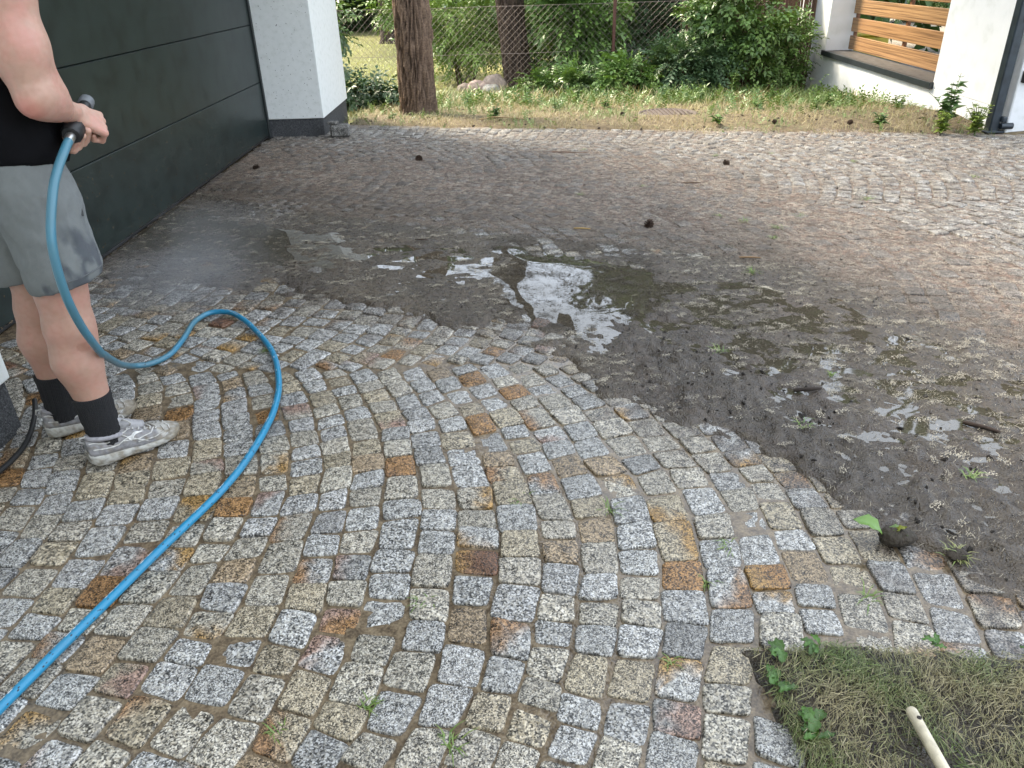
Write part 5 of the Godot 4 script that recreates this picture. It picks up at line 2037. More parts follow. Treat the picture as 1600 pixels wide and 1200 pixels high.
		for k in 15:
			var f := k / 14.0
			var cx := lerpf(0.40, 0.60, f)
			var mid := lerpf(0.40, 0.56, f) - 0.34 * exp(-pow((f - 0.2) / 0.2, 2.0)) * 0.5
			var th := 0.105 * pow(maxf(0.0, 1.0 - f), 0.8) * smoothstep(0.0, 0.22, f + 0.02)
			up_.append(side_a.call(cx, mid + th) + Vector3(0, 0.0008, 0.0022 * (1.0 if sd < 0.5 else -1.0)))
			dn.append(side_a.call(cx, mid - th) + Vector3(0, 0.0008, 0.0022 * (1.0 if sd < 0.5 else -1.0)))
		for k in 14:
			var i := b.v.size()
			b.add(up_[k])
			b.add(up_[k + 1])
			b.add(dn[k + 1])
			b.add(dn[k])
			if sd < 0.5:
				b.tri(i, i + 1, i + 2)
				b.tri(i, i + 2, i + 3)
			else:
				b.tri(i, i + 2, i + 1)
				b.tri(i, i + 3, i + 2)
		for k in b.v.size(): b.c[k] = Color(0.72, 0.71, 0.69)
		obj("tick_mark", b.mesh(true), M.shoe, s)
	for k in 6:
		var t := 0.43 + 0.058 * k
		b = MB.new()
		var q := []
		for j in 9:
			var a := lerpf(0.95, PI - 0.95, j / 8.0)
			q.append(sec.call(t + 0.02 * sin(j * 0.8), a, 0.004))
		b.tube(q, [0.0032], 6)
		for i in b.v.size(): b.c[i] = mud.call(b.v[i], Color(0.55, 0.54, 0.51))
		obj("lace", b.mesh(true), M.shoe, s)
	b = MB.new()
	for sg in [-1.0, 1.0]:
		b.tube(smooth_path([Vector3(0.132, 0.118, 0), Vector3(0.135, 0.140, 0.018 * sg), Vector3(0.152, 0.128, 0.036 * sg), Vector3(0.150, 0.108, 0.016 * sg), Vector3(0.136, 0.116, 0)], 14), [0.0028], 6)
	for i in b.v.size(): b.c[i] = Color(0.5, 0.49, 0.46)
	obj("lace_bow", b.mesh(true), M.shoe, s)
	b = MB.new()
	b.tube([Vector3(0.004, 0.095, 0), Vector3(-0.010, 0.106, 0), Vector3(-0.006, 0.120, 0), Vector3(0.012, 0.118, 0)], [0.004], 6)
	for i in b.v.size(): b.c[i] = Color(0.45, 0.44, 0.42)
	obj("heel_tab", b.mesh(true), M.shoe, s)


# ---------------------------------------------------------------- spray gun and hose
func spray_gun() -> void:
	var g := thing("spray_gun", Vector3.ZERO, "black hose spray gun with grey tip held in both hands", "spray gun")
	var ax := (GUN1 - GUN0).normalized()
	var P := func(t: float) -> Vector3: return GUN0 + ax * t
	var b := MB.new()
	b.tube([P.call(0.012), P.call(0.02), P.call(0.06), P.call(0.066)], [0.024, 0.030, 0.030, 0.022], 12)
	obj("coupling", b.mesh(), M.black, g)
	b = MB.new()
	b.tube([P.call(0.0665), P.call(0.09), P.call(0.13), P.call(0.17), P.call(0.2)], [0.019, 0.0175, 0.0165, 0.016, 0.017], 12)
	obj("grip", b.mesh(), M.black, g)
	b = MB.new()
	b.tube([P.call(0.2), P.call(0.206), P.call(0.232), P.call(0.24)], [0.019, 0.023, 0.022, 0.015], 14)
	obj("nozzle", b.mesh(), M.grey_plastic, g)
	b = MB.new()
	var dn := Vector3(0.1, -0.9, 0.1)
	b.tube([P.call(0.05) + dn * 0.022, P.call(0.1) + dn * 0.046, P.call(0.15) + dn * 0.04], [0.007, 0.009, 0.006], 8)
	obj("trigger", b.mesh(), M.black, g)
	b = MB.new()
	b.tube([P.call(-0.024), P.call(-0.02), P.call(0.008), P.call(0.0115)], [0.0125, 0.0142, 0.0142, 0.0125], 12)
	obj("ferrule", b.mesh(), M.steel, g)


func hose() -> void:
	var ax := (GUN1 - GUN0).normalized()
	var pts := [GUN0 - ax * 0.015, GUN0 - ax * 0.045, Vector3(-1.270, 1.03, -2.225), Vector3(-1.268, 0.975, -2.16), Vector3(-1.275, 0.862, -2.10), Vector3(-1.285, 0.72, -2.10), Vector3(-1.309, 0.581, -2.165), Vector3(-1.344, 0.436, -2.28), Vector3(-1.505, 0.20, -2.66),
		Vector3(-1.622, 0.035, -2.975), Vector3(-1.575, 0.021, -3.02), Vector3(-1.525, 0.021, -3.11), Vector3(-1.525, 0.021, -3.28), Vector3(-1.54, 0.022, -3.46), Vector3(-1.50, 0.024, -3.57), Vector3(-1.40, 0.026, -3.565), Vector3(-1.30, 0.025, -3.47), Vector3(-1.105, 0.022, -3.18), Vector3(-0.985, 0.021, -2.89), Vector3(-0.922, 0.021, -2.57), Vector3(-0.942, 0.021, -2.15), Vector3(-1.053, 0.020, -1.768), Vector3(-1.158, 0.021, -1.41), Vector3(-1.213, 0.02, -1.222), Vector3(-1.33, 0.021, -0.8), Vector3(-1.5, 0.02, -0.2), Vector3(-1.62, 0.021, 0.8)]
	var path := smooth_path(pts, 260)
	var h := thing("hose", Vector3.ZERO, "blue hose curling from the spray gun across the wet setts", "hose")
	var b := MB.new()
	b.tube(path, [0.0128], 14)
	# the raised end is greyed with dried mud, the rest is washed
	for i in b.v.size():
		var q := b.v[i]
		var dirty := clampf(smoothstep(0.02, 0.14, q.y) + smoothstep(-2.7, -2.95, q.z) * smoothstep(-1.48, -1.54, q.x) + 0.5 * noise_b.get_noise_3d(q.x * 6.0, q.y * 6.0, q.z * 6.0), 0.0, 1.0)
		b.c[i] = Color(0.018, 0.20, 0.36).lerp(Color(0.065, 0.165, 0.21), dirty * 0.9)
	obj("tube", b.mesh(true), M.hose, h)
	# worn white print: short dashes along the top of the hose
	var pr := MB.new()
	pr.col = Color(0.62, 0.68, 0.72)
	var rng := RandomNumberGenerator.new()
	rng.seed = 12
	var dense := smooth_path(pts, 2600)
	var k := 900
	while k < 2500:
		var n := rng.randi_range(2, 4)
		for c in n:
			var len_ := rng.randi_range(3, 7)
			if k + len_ + 1 >= dense.size(): break
			if rng.randf() < 0.75:
				var t: Vector3 = (dense[k + len_] - dense[k]).normalized()
				var cen: Vector3 = dense[k]
				var side := t.cross(Vector3.UP).normalized()
				var a0 := 1.15 + rng.randf_range(-0.06, 0.06)
				var wdt := rng.randf_range(0.10, 0.30)
				var q := []
				for e in [[k, a0], [k + len_, a0], [k + len_, a0 + wdt], [k, a0 + wdt]]:
					q.append(dense[e[0]] + (side * cos(e[1]) + Vector3.UP * sin(e[1])) * 0.01305)
				pr.facet(q, cen)
			k += len_ + 2
		k += rng.randi_range(14, 60)
	obj("print", pr.mesh(), mat(lin(0.6, 0.68, 0.73), 0.5), h)
	# grime specks
	var sp := MB.new()
	for i in 420:
		var j := rng.randi_range(300, 2500)
		var t: Vector3 = (dense[j + 2] - dense[j]).normalized()
		var side := t.cross(Vector3.UP).normalized()
		var a := rng.randf_range(0.1, 3.0)
		var da := rng.randf_range(0.05, 0.22)
		var q := []
		for e in [[j, a], [j + 1, a - da * 0.5], [j + 2, a], [j + 2, a + da], [j, a + da * 0.8]]:
			q.append(dense[e[0]] + (side * cos(e[1]) + Vector3.UP * sin(e[1])) * 0.01297)
		sp.facet(q, dense[j])
	var spo := obj("grime", sp.mesh(), M.clod, h)
	spo.set_meta("kind", "stuff")


# ---------------------------------------------------------------- sod, broom handle
func sod_and_handle() -> void:
	var sh := func(x: float, z: float) -> float:
		if not in_sod(x, z, 0.0): return -10.02
		var y := 0.012 + 0.010 * noise_b.get_noise_2d(x * 6.0, z * 6.0) + 0.006 * noise_b.get_noise_2d(x * 24.0, z * 24.0)
		if not in_sod(x, z, -0.06): y -= 0.016
		return y
	var sc := func(x: float, z: float) -> Color:
		var n := clampf(0.5 + noise_b.get_noise_2d(x * 5.0, z * 5.0), 0, 1)
		return Color(0.045, 0.036, 0.026).lerp(Color(0.085, 0.068, 0.045), n)
	tag(obj("sod_earth", field(0.5, 1.95, -1.45, -0.3, 0.012, sh, sc), M.mud), "earth of the trampled grass patch at the lower right", "earth", "", "stuff")
	var rng := RandomNumberGenerator.new()
	rng.seed = 801
	sprigs.lying = blade_mesh(0.16, 0.04)
	var xf := []
	var cols := PackedColorArray()
	while xf.size() < 21000:
		var x := rng.randf_range(0.40, 1.6)
		var z := rng.randf_range(-1.56, -0.8)
		var out_of := not in_sod(x, z, -0.04)
		if out_of and (not in_sod(x, z, -0.30) or rng.randf() > 0.35): continue
		var edge := not in_sod(x, z, 0.07)
		var n := noise_b.get_noise_2d(x * 4.0 + 3.0, z * 4.0)
		if rng.randf() > 0.62 + n * 0.9: continue
		var dirn := -0.5 + 1.1 * noise_a.get_noise_2d(x * 2.2, z * 2.2) + rng.randfn() * 0.55
		if edge: dirn = rng.randf() * TAU
		var L := rng.randf_range(0.015, 0.052)
		var green := clampf(0.52 + 1.2 * noise_b.get_noise_2d(x * 3.0 + 50.0, z * 3.0) + (0.3 if edge else 0.0) + rng.randf_range(-0.3, 0.3), 0, 1)
		var c := Color(0.285, 0.245, 0.13).lerp(Color(0.115, 0.165, 0.042), green)
		if rng.randf() < 0.06: c = Color(0.42, 0.36, 0.22)
		var bs := Basis(Vector3.UP, dirn) * Basis(Vector3.RIGHT, rng.randf_range(1.05, 1.62) if rng.randf() < 0.85 else rng.randf_range(0.2, 1.0)) * Basis(Vector3.UP, rng.randf_range(-0.7, 0.7))
		xf.append(Transform3D(bs.scaled_local(Vector3(rng.randf_range(0.018, 0.045), L, L)), Vector3(x, 0.008 if out_of else 0.018 + rng.randf_range(0.0, 0.016), z)))
		cols.append(c * rng.randf_range(0.6, 1.25))
	tag(multi("grass", sprigs.lying, M.grass, xf, cols), "trampled half dry grass of the patch at the lower right", "grass", "", "stuff")
	# broad leaves along the edge of the patch
	var leaves := [[Vector3(0.63, 0.03, -1.315), 2.6, 0.055, 0], [Vector3(0.60, 0.028, -1.245), 2.2, 0.05, 0], [Vector3(0.605, 0.03, -1.205), 1.6, 0.05, 1], [Vector3(0.645, 0.032, -1.12), 2.1, 0.065, 0], [Vector3(0.62, 0.03, -1.08), 1.4, 0.055, 1], [Vector3(0.72, 0.035, -1.33), 2.9, 0.05, 1], [Vector3(1.0, 0.034, -1.32), 0.8, 0.045, 1], [Vector3(1.22, 0.034, -1.28), 0.4, 0.05, 0]]
	for k in leaves.size():
		var a: Array = leaves[k]
		var t := thing("plantain", a[0], "bright green broad weed " + ["lying at the upper left corner of the grass patch", "pressed flat along the left edge of grass patch", "below the corner of the grass patch", "halfway down the left edge of the grass patch", "lowest along the left edge of the grass patch", "on the upper edge of the grass patch", "on the upper edge above the wooden handle", "on the upper edge near the right frame"][k], "weed")
		for q in 5:
			var b := MB.new()
			b.col = Color(0.055, 0.125, 0.02) * rng.randf_range(0.7, 1.4)
			var an: float = a[1] + (q - 1.5) * 0.7 + rng.randf_range(-0.2, 0.2)
			big_leaf_into(b, Vector3(rng.randf_range(-0.01, 0.01), 0.002 * q, 0), Vector3(cos(an), 0.12, -sin(an)).normalized(), Vector3.UP, a[2] * rng.randf_range(0.45, 0.85), a[2] * (0.42 if a[3] == 0 else 0.3), rng.randf_range(0.1, 0.45))
			obj("leaf", b.mesh(true), M.leaf, t)
	# broom handle
	var h := thing("broom_handle", Vector3.ZERO, "cream wooden broom handle end lying on the grass patch", "handle")
	var b := MB.new()
	var p0 := Vector3(0.846, 0.058, -1.128)
	var d := Vector3(0.012, -0.02, 1.0).normalized()
	var pts := []
	var rad := []
	for k in 6:
		pts.append(p0 + d * [0.0, 0.002, 0.006, 0.012, 0.4, 1.1][k])
		rad.append([0.004, 0.0085, 0.0112, 0.0124, 0.0128, 0.0128][k])
	b.tube(pts, rad, 20)
	obj("shaft", b.mesh(), M.cream, h)
	b = MB.new()
	var hc := p0 + d * 0.034 + Vector3(0.002, 0.0122, 0.0)
	b.lathe([Vector2(0.0045, -0.002), Vector2(0.0052, 0.0004), Vector2(0.0035, 0.0008), Vector2(0.003, 0.0006)], at_box(hc), 12)
	obj("hole", b.mesh(), M.clod, h)


# ---------------------------------------------------------------- needles, straw and crumbs
func strand_mesh(n: int, spread: float, L: float, w: float, sd: int) -> ArrayMesh:
	var rng := RandomNumberGenerator.new()
	rng.seed = sd
	var b := MB.new()
	for k in n:
		var p := Vector3(rng.randf_range(-spread, spread), rng.randf_range(0.0, 0.004), rng.randf_range(-spread, spread) * 0.6)
		var a := rng.randfn() * 0.5
		var l := L * rng.randf_range(0.5, 1.2)
		var bend := rng.randf_range(-0.8, 0.8)
		var q := []
		for i in 4:
			var u := i / 3.0
			q.append(p + Vector3(cos(a + bend * u) * l * u, 0.004 * sin(u * 3.0) * rng.randf(), sin(a + bend * u) * l * u))
		b.blade(q, [w * 0.6, w, w, w * 0.4], Vector3(-sin(a + bend * 0.5), 0.25, cos(a + bend * 0.5)).normalized())
	return b.mesh(false, false)


func top_at(x: float, z: float) -> float:
	var y := -0.004
	var m := mud_height(x, z)
	if m > -5.0: y = maxf(y, m)
	var d := dirt_height(x, z)
	if d > -5.0: y = maxf(y, d)
	if front_d(x, z) > -0.05: y = maxf(y, water_level(x, z))
	return y


func litter() -> void:
	var rng := RandomNumberGenerator.new()
	rng.seed = 901
	var chips := MB.new()
	for k in 26:
		var p := Vector3(rng.randf_range(-0.022, 0.022), rng.randf_range(0, 0.004), rng.randf_range(-0.010, 0.010))
		var d := Vector3.RIGHT.rotated(Vector3.UP, rng.randfn() * 0.5) * rng.randf_range(0.0015, 0.005)
		chips.blade([p - d, p + Vector3(0, 0.0015, 0), p + d], [0.001, rng.randf_range(0.0016, 0.0036), 0.001], d.cross(Vector3.UP).normalized())
	var kinds := [chips.mesh(false, false), strand_mesh(14, 0.08, 0.018, 0.0011, 1), strand_mesh(9, 0.09, 0.034, 0.0011, 2), strand_mesh(14, 0.02, 0.012, 0.0016, 3)]
	for k in 4:
		var xf := []
		var cols := PackedColorArray()
		var tries := 0
		var want: int = [16000, 14000, 13000, 14000][k]
		while xf.size() < want and tries < 420000:
			tries += 1
			var x := rng.randf_range(-2.42, 4.4)
			var z := rng.randf_range(-8.2, -1.0)
			if absf(x) > -z * 0.72 + 0.6 or in_sod(x, z, 0.0): continue
			var fd := front_d(x, z)
			if fd < 0.0: continue
			var up: float = z - along(WET_TOP, x)
			var dt: float = z - along(DIRT_TOP, x)
			var wet := smoothstep(-0.3, 0.2, up)
			var n := noise_a.get_noise_2d(x * 2.4 + z * 1.0, z * 8.0 + 15.0)
			var keep := 0.0
			if wet > 0.5:
				keep = clampf(0.40 + n * 1.5, 0.0, 1.0) * smoothstep(0.0, 0.3, fd)
				keep *= lerpf(1.0, 0.22, heap(x, z))
				if x < 0.1: keep *= lerpf(0.9, 0.5, smoothstep(-3.0, -3.9, z) * smoothstep(0.1, -0.5, x))
				if x > -0.05 and x < 0.62 and z < -3.2 and z > -4.6: keep *= 0.8
			else:
				keep = clampf(0.55 + n, 0.0, 1.0) * smoothstep(-0.8, 0.4, dt) * 0.7 + 0.24
			# the pale bits gather where the film is thinnest
			if (k == 0 or k == 3) and wet > 0.5 and noise_a.get_noise_2d(x * 13.0 - z * 6.0, z * 27.0 + x * 6.0) < 0.05: continue
			if wet > 0.5 and k < 3 and k > 0: keep *= 0.6
			if rng.randf() > keep: continue
			var yaw := 0.25 + 0.8 * noise_a.get_noise_2d(x * 1.3, z * 1.3 + 8.0) + rng.randfn() * 0.6
			if wet < 0.5: yaw = rng.randf() * TAU
			var sc := rng.randf_range(0.7, 1.3)
			xf.append(Transform3D(Basis(Vector3.UP, yaw).scaled_local(Vector3(sc, sc, sc)), Vector3(x, top_at(x, z) + 0.0015, z)))
			var c: Color
			var q := rng.randf()
			if wet > 0.5 and (k == 0 or k == 3): q *= 0.55
			if wet > 0.5:
				c = Color(0.40, 0.355, 0.275) if q < 0.40 else (Color(0.21, 0.185, 0.145) if q < 0.75 else Color(0.10, 0.08, 0.06))
			else:
				c = Color(0.42, 0.36, 0.29) if q < 0.45 else (Color(0.26, 0.175, 0.13) if q < 0.8 else Color(0.13, 0.10, 0.08))
			if wet > 0.5 and pool_at(x, z) > 0.2: c = Color(0.09, 0.075, 0.055)
			if wet <= 0.5: c = c.lerp(Color(0.13, 0.105, 0.08), 0.6 * damp_at(x, z))
			cols.append(c * rng.randf_range(0.75, 1.25))
		tag(multi("pine_needles", kinds[k], M.strand, xf, cols), "", "", "", "stuff")
	# sodden bits floating in the pool
	var px := []
	var pc := PackedColorArray()
	while px.size() < 420:
		var x := rng.randf_range(-0.1, 0.85)
		var z := rng.randf_range(-4.7, -3.3)
		if noise_a.get_noise_2d(x * 4.0, z * 9.0 + 33.0) < -0.02: continue
		px.append(Transform3D(Basis(Vector3.UP, rng.randfn() * 0.5).scaled_local(Vector3.ONE * rng.randf_range(0.6, 1.3)), Vector3(x, top_at(x, z) + 0.001, z)))
		pc.append(Color(0.075, 0.06, 0.045) * rng.randf_range(0.7, 1.6))
	tag(multi("floating_needles", strand_mesh(10, 0.035, 0.03, 0.0022, 9), M.strand, px, pc), "", "", "", "stuff")
	# dark crumbs of earth
	var cb := MB.new()
	var prof := []
	for k in 5:
		var a := PI * k / 4.0
		prof.append(Vector2(maxf(0.02, sin(a)) * (1.0 + 0.2 * sin(k * 3.0)), -cos(a) * 0.6))
	cb.lathe(prof, Transform3D(), 6)
	for i in cb.v.size(): cb.v[i] += Vector3(noise_a.get_noise_3dv(cb.v[i] * 2.0), noise_a.get_noise_3dv(cb.v[i] * 2.0 + Vector3(9, 0, 0)), noise_a.get_noise_3dv(cb.v[i] * 2.0 + Vector3(0, 9, 0))) * 0.6
	var cx := []
	var none := PackedColorArray()
	while cx.size() < 1900:
		var x := rng.randf_range(-2.4, 4.2)
		var z := rng.randf_range(-8.6, -1.2)
		if absf(x) > -z * 0.72 + 0.6 or in_sod(x, z, 0.0): continue
		var hp := heap(x, z)
		var fd := front_d(x, z)
		if fd < -0.02: continue
		if rng.randf() > 0.04 + 0.9 * hp * (0.5 + noise_b.get_noise_2d(x * 5.0, z * 5.0) * 1.5): continue
		var s := rng.randf_range(0.002, 0.006) * (1.0 + 1.3 * hp * pow(rng.randf(), 3.0))
		var bs := Basis.from_euler(Vector3(rng.randf() * 6, rng.randf() * 6, rng.randf() * 6))
		cx.append(Transform3D(bs.scaled_local(Vector3(s * rng.randf_range(0.8, 1.8), s, s)), Vector3(x, top_at(x, z) + s * 0.3, z)))
	tag(multi("mud_crumbs", cb.mesh(false, false), M.clod, cx, none), "", "", "", "stuff")


func rock_mesh(r: Vector3, sd: int, tone: Color) -> ArrayMesh:
	var b := MB.new()
	var rings := []
	for k in 13:
		var p := PI * k / 12.0
		var ring := []
		for j in 18:
			var a := TAU * j / 18.0
			var d := Vector3(sin(p) * cos(a), -cos(p), sin(p) * sin(a))
			if k == 0 or k == 12: d = Vector3(0.02 * cos(a), -cos(p), 0.02 * sin(a))
			var n := 1.0 + 0.22 * noise_a.get_noise_3d(d.x * 0.9 + sd, d.y * 0.9, d.z * 0.9) + 0.05 * noise_a.get_noise_3d(d.x * 4.0, d.y * 4.0 + sd, d.z * 4.0)
			ring.append(Vector3(d.x * r.x, d.y * r.y, d.z * r.z) * n)
		rings.append(ring)
	b.skin(rings)
	for k in b.v.size(): b.c[k] = tone * (1.0 + 0.3 * noise_b.get_noise_3dv(b.v[k] * 9.0))
	return b.mesh(true)


func small_things() -> void:
	var rng := RandomNumberGenerator.new()
	rng.seed = 1001
	# broken stone by the pillar
	var st := thing("stone_block", Vector3(-1.715, 0.0, -8.30), "mossy broken stone block standing beside the far house pillar", "stone")
	var b := MB.new()
	b.box(Transform3D(Basis(Vector3.UP, 0.12), Vector3(0.01, 0.062, 0)), Vector3(0.20, 0.125, 0.13), 0.02)
	for i in b.v.size(): b.v[i] += Vector3(1, 1, 1) * 0.012 * noise_a.get_noise_3dv(b.v[i] * 14.0)
	obj("block", b.mesh(), M.stone, st)
	b = MB.new()
	b.box(Transform3D(Basis(Vector3.UP, -0.2), Vector3(-0.055, 0.140, -0.01)), Vector3(0.10, 0.028, 0.09), 0.008)
	obj("flake", b.mesh(), M.stone, st)
	# boulders behind the fence
	var bl := [[Vector3(-0.42, 0, -13.55), Vector3(0.19, 0.16, 0.17), Color(0.42, 0.32, 0.28), "rounded pinkish boulder, left of the heap behind the fence"], [Vector3(-0.20, 0, -13.45), Vector3(0.21, 0.12, 0.16), Color(0.34, 0.34, 0.33), "rounded grey boulder lying in front of the pinkish boulders"], [Vector3(-0.16, 0, -13.8), Vector3(0.24, 0.2, 0.2), Color(0.40, 0.32, 0.27), "larger pinkish boulder at the back beside the dark pine"], [Vector3(-0.62, 0, -13.85), Vector3(0.2, 0.12, 0.16), Color(0.38, 0.30, 0.25), "flat reddish boulder behind the pinkish boulder"]]
	for k in bl.size():
		var a: Array = bl[k]
		var p: Vector3 = a[0]
		p.y = gy(p.x, p.z) + a[1].y * 0.75
		var o := obj("boulder", rock_mesh(a[1], k * 7 + 2, a[2]), M.rock)
		o.position = p
		o.rotation = Vector3(0, k * 1.3, 0.25 * (k - 1))
		tag(o, a[3], "boulder")
	# round cover in the verge
	var cv := thing("manhole_cover", Vector3(1.83, gy(1.83, -8.98) + 0.035, -8.98), "round rusty manhole cover half sunk in the verge grass", "manhole cover")
	b = MB.new()
	b.lathe([Vector2(0.335, -0.06), Vector2(0.335, 0.012), Vector2(0.325, 0.018), Vector2(0.30, 0.018), Vector2(0.295, 0.004), Vector2(0.29, 0.004)], Transform3D(), 40)
	obj("rim", b.mesh(), M.iron, cv)
	b = MB.new()
	b.lathe([Vector2(0.286, -0.05), Vector2(0.286, 0.010), Vector2(0.01, 0.012)], Transform3D(), 40)
	obj("lid", b.mesh(), M.iron, cv)
	for k in 11:
		b = MB.new()
		var x := (k - 5) * 0.05
		var half := sqrt(maxf(0.0, 0.27 * 0.27 - x * x))
		b.box(at_box(Vector3(x, 0.0175, 0)), Vector3(0.022, 0.012, half * 2.0), 0.003)
		obj("rib", b.mesh(), M.iron, cv)
	# pine cones
	var cones := [[-0.776, -7.067, "near the middle of the far setts"], [0.916, -4.86, "upright on the dirt right of the puddle"], [1.86, -6.55, "by the pale setts on the right"], [-0.1, -9.35, "in the dry grass between the pines"], [-2.2, -6.9, "beside the foot of the garage door"], [2.75, -8.1, "on the setts below the manhole cover"], [1.32, -8.95, "just left of the manhole cover"], [3.45, -7.95, "on the paving edge below the white wall"], [1.95, -1.95, "in the mud at the right edge"]]
	var proto: Node3D = null
	for k in cones.size():
		var a: Array = cones[k]
		var y := top_at(a[0], a[1]) if a[1] > far_edge(a[0]) else gy(a[0], a[1]) + 0.04
		var where := Vector3(a[0], y + 0.016, a[1])
		var t: Node3D
		if proto == null:
			t = thing("pine_cone", where, "", "pine cone", "fallen pine cones")
			proto = t
			b = MB.new()
			b.col = Color(0.06, 0.035, 0.022)
			b.lathe([Vector2(0.004, -0.03), Vector2(0.013, -0.02), Vector2(0.016, -0.005), Vector2(0.012, 0.012), Vector2(0.003, 0.03)], Transform3D(), 10)
			obj("core", b.mesh(true), M.bark, t)
			b = MB.new()
			b.col = Color(0.085, 0.05, 0.03)
			for q in 46:
				var u := q / 46.0
				var an := q * 2.4
				var rr := 0.017 * sin(0.5 + u * 2.4)
				var p := Vector3(cos(an) * rr, lerpf(-0.027, 0.028, u), sin(an) * rr)
				var o := Vector3(cos(an), 0.5, sin(an)).normalized()
				b.box(Transform3D(Basis.looking_at(-o, Vector3.UP), p + o * 0.005), Vector3(0.011, 0.003, 0.014), 0.001)
			var scl := obj("scales", b.mesh(true), M.bark, t)
			scl.set_meta("kind", "stuff")
		else:
			t = proto.duplicate()
			t.name = numbered("pine_cone")
			add_child(t)
			t.position = where
		t.rotation = Vector3(1.2 if k != 1 else 0.2, k * 2.1, 0.3)
		t.scale = Vector3.ONE * (1.15 if k < 2 else 0.95)
		t.set_meta("label", "brown pine cone lying " + a[2])
	# sticks
	var sticks := [[Vector3(0.43, 0, -4.86), Vector3(0.535, 0, -4.83), 0.0055, Color(0.42, 0.31, 0.14), "short pale yellow stick lying above the puddle"], [Vector3(1.35, 0, -5.95), Vector3(1.50, 0, -5.93), 0.006, Color(0.12, 0.085, 0.06), "dark twig lying on the pale setts"], [Vector3(1.32, 0, -4.2), Vector3(1.44, 0, -4.18), 0.0055, Color(0.22, 0.15, 0.09), "brown twig lying in the dirt beside the wet mud"], [Vector3(-0.58, 0, -4.68), Vector3(-0.5, 0, -4.66), 0.005, Color(0.05, 0.035, 0.025), "dark twig lying left of the puddle"], [Vector3(1.10, 0, -2.62), Vector3(1.20, 0, -2.60), 0.008, Color(0.035, 0.026, 0.02), "dark bark scrap in the wet mud"], [Vector3(1.62, 0, -2.35), Vector3(1.71, 0, -2.27), 0.008, Color(0.045, 0.03, 0.022), "dark crooked twig in the mud near the right edge"], [Vector3(0.35, 0, -7.25), Vector3(0.75, 0, -7.15), 0.005, Color(0.14, 0.08, 0.055), "long thin reddish twig on the far setts"]]
	for a in sticks:
		var p: Vector3 = a[0]
		var q: Vector3 = a[1]
		p.y = top_at(p.x, p.z) + a[2]
		q.y = top_at(q.x, q.z) + a[2] * 1.3
		b = MB.new()
		b.col = a[3]
		b.tube(smooth_path([p, p.lerp(q, 0.45) + Vector3(0.004, 0.004, 0.006), q], 8), [a[2] * 0.7, a[2], a[2], a[2] * 0.9, a[2], a[2], a[2] * 0.9, a[2] * 0.8, a[2] * 0.5], 7)
		tag(obj("stick", b.mesh(true), M.twig), a[4], "stick")
	# fine spray drifting from the nozzle towards the door
	var fm := FogMaterial.new()
	fm.density = 0.16
	fm.albedo = Color(0.93, 0.94, 0.95)
	var fr := RandomNumberGenerator.new()
	fr.seed = 31
	for k in 16:
		var fv := FogVolume.new()
		fv.name = numbered("spray_mist")
		fv.shape = RenderingServer.FOG_VOLUME_SHAPE_ELLIPSOID
		var q := fr.randf_range(0.3, 0.65)
		fv.size = Vector3(q * fr.randf_range(0.7, 1.2), q * fr.randf_range(0.4, 0.7), q * fr.randf_range(0.8, 1.4))
		fv.material = fm
		add_child(fv)
		fv.position = Vector3(fr.randf_range(-1.98, -1.4), fr.randf_range(0.06, 0.24), fr.randf_range(-4.7, -3.6))
		fv.rotation.y = fr.randf() * TAU
		tag(fv, "", "", "", "stuff")
	# a pale cord in the dry grass
	b = MB.new()
	b.col = Color(0.42, 0.33, 0.2)
	var yv := gy(0, -9.1) + 0.055
	b.tube(smooth_path([Vector3(-0.28, yv, -8.95), Vector3(-0.12, yv + 0.03, -8.9), Vector3(0.12, yv + 0.02, -8.86), Vector3(0.3, yv - 0.01, -8.95), Vector3(0.36, yv - 0.01, -9.15)], 16), [0.008], 6)
	tag(obj("cord", b.mesh(true), M.twig), "pale curved cord lying in the grass at the paving edge", "cord")
	# dark cable by the near pillar
	b = MB.new()
	b.tube(smooth_path([Vector3(-1.88, 0.055, -2.66), Vector3(-1.845, 0.03, -2.58), Vector3(-1.79, 0.018, -2.42), Vector3(-1.775, 0.016, -2.28), Vector3(-1.80, 0.016, -2.1), Vector3(-1.84, 0.016, -1.8), Vector3(-1.82, 0.016, -1.2)], 40), [0.0095], 8)
	tag(obj("cable", b.mesh(), M.rubber), "black cable bent round the foot of the near house pillar", "cable")
	# clump of turf with a big leaf on the edge of the mud
	var t2 := thing("turf_clod", Vector3(1.07, 0.012, -1.73), "dark turf clod with a bright green leaf at the mud edge", "clod")
	obj("earth", rock_mesh(Vector3(0.055, 0.028, 0.038), 5, Color(0.05, 0.04, 0.028)), M.rock, t2).position = Vector3(0.03, 0.016, 0.0)
	for q in 4:
		b = MB.new()
		b.col = [Color(0.13, 0.24, 0.05), Color(0.09, 0.15, 0.025), Color(0.075, 0.12, 0.02), Color(0.2, 0.22, 0.03)][q]
		big_leaf_into(b, Vector3(-0.02 + 0.012 * q, 0.03, 0.005), Vector3([-0.8, 0.7, 0.9, 0.3][q], [0.5, 0.25, 0.1, 0.5][q], [-0.35, -0.2, 0.25, 0.1][q]).normalized(), Vector3.UP, [0.085, 0.06, 0.06, 0.04][q], [0.06, 0.022, 0.02, 0.02][q], 0.4)
		obj("leaf", b.mesh(true), M.leaf, t2)
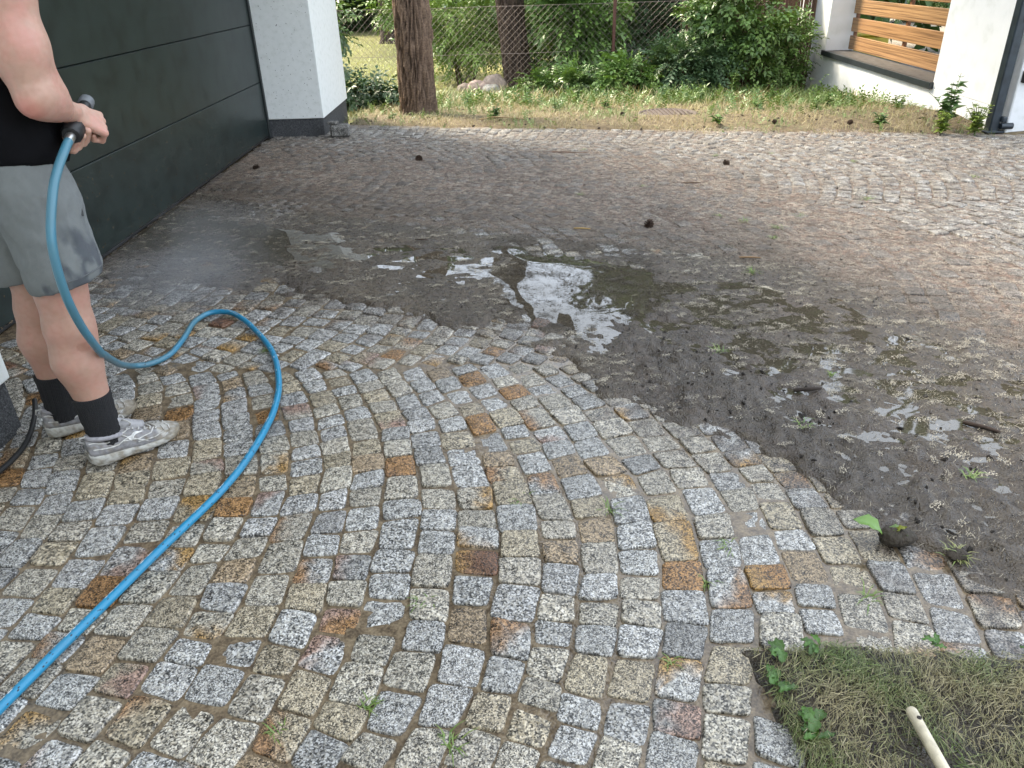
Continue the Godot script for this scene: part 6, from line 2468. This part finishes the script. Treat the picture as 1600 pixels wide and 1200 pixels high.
	for k in 2:
		var f := thing("turf_clod", [Vector3(1.235, 0.012, -1.655), Vector3(1.52, 0.015, -1.52)][k], ["small torn grass clod right of the leafy turf clod", "torn green grass clod at the right edge above the patch"][k], "clod")
		obj("earth", rock_mesh(Vector3(0.03, 0.014, 0.024), 15 + k, Color(0.05, 0.04, 0.028)), M.rock, f).position = Vector3(0, 0.006, 0)
		tuft_into(f, 34, 0.05, 30 + k, Color(0.15, 0.2, 0.05), Color(0.3, 0.27, 0.12))
	# tufts of grass in the joints
	var tufts := [[0.02, -1.99], [0.30, -1.93], [-1.11, -3.15], [-0.55, -1.16], [0.37, -1.32], [-0.36, -1.22], [0.62, -1.74], [-0.16, -1.12], [0.93, -1.52], [1.33, -3.95], [1.55, -4.9], [1.72, -4.75], [1.95, -5.0], [1.42, -5.05], [1.62, -4.55], [1.05, -5.9], [0.55, -5.7], [0.72, -7.3], [2.35, -6.9], [2.9, -6.5], [3.6, -5.9], [2.55, -5.35], [1.85, -6.9], [-0.25, -1.55], [1.3, -2.75], [0.52, -1.6], [0.9, -3.0], [1.05, -2.35], [1.45, -2.0]]
	var names := ["near the middle of the cleaned setts", "below the upper arc of cleaned setts", "left of the hose bend", "near the bottom of the cleaned setts", "beside the corner of the grass patch", "low in the joints near the frame bottom", "between setts beside the mud edge", "at the very bottom of the cleaned setts", "beside the leafy turf clod", "in the dirt right of the puddle", "upright on the dirt at right", "second tuft on the dirt at right", "by the pale setts on the right", "behind the upright tuft at right", "in front of the upright tuft", "above the pine cone on the dirt", "flat tuft above the yellow stick", "on the far setts near the verge", "on the pale setts at far right", "far right below the white wall", "rightmost on the pale setts", "where dirt meets pale setts", "on the far setts below the cover", "in a joint at the paving centre", "pale tuft floating in the mud", "in a joint left of the grass patch", "at the top of the mud heap", "in the mud heap", "in the mud near the right frame edge"]
	for k in tufts.size():
		var a: Array = tufts[k]
		var f := thing("grass_tuft", Vector3(a[0], top_at(a[0], a[1]) - 0.002, a[1]), "small green grass tuft " + names[k], "grass tuft", "grass tufts in the paving")
		tuft_into(f, 22, rng.randf_range(0.03, 0.05) * (1.0 if a[1] > -3.0 else 1.3), 60 + k, Color(0.10, 0.19, 0.035), Color(0.20, 0.25, 0.07))


func tuft_into(parent: Node3D, n: int, L: float, sd: int, c0: Color, c1: Color) -> void:
	var rng := RandomNumberGenerator.new()
	rng.seed = sd
	var b := MB.new()
	for k in n:
		b.col = c0.lerp(c1, rng.randf())
		var a := rng.randf() * TAU
		var d := Vector3(cos(a), 0, sin(a))
		var l := L * rng.randf_range(0.5, 1.2)
		var lift := rng.randf_range(0.15, 0.8)
		var p := Vector3(rng.randfn(), 0, rng.randfn()) * L * 0.2
		b.blade([p, p + d * l * 0.5 + Vector3(0, lift * l * 0.6, 0), p + d * l + Vector3(0, lift * l * 0.5, 0)], [0.0035, 0.003, 0.0006], d.cross(Vector3.UP))
	obj("blades", b.mesh(true, false), M.leaf, parent)
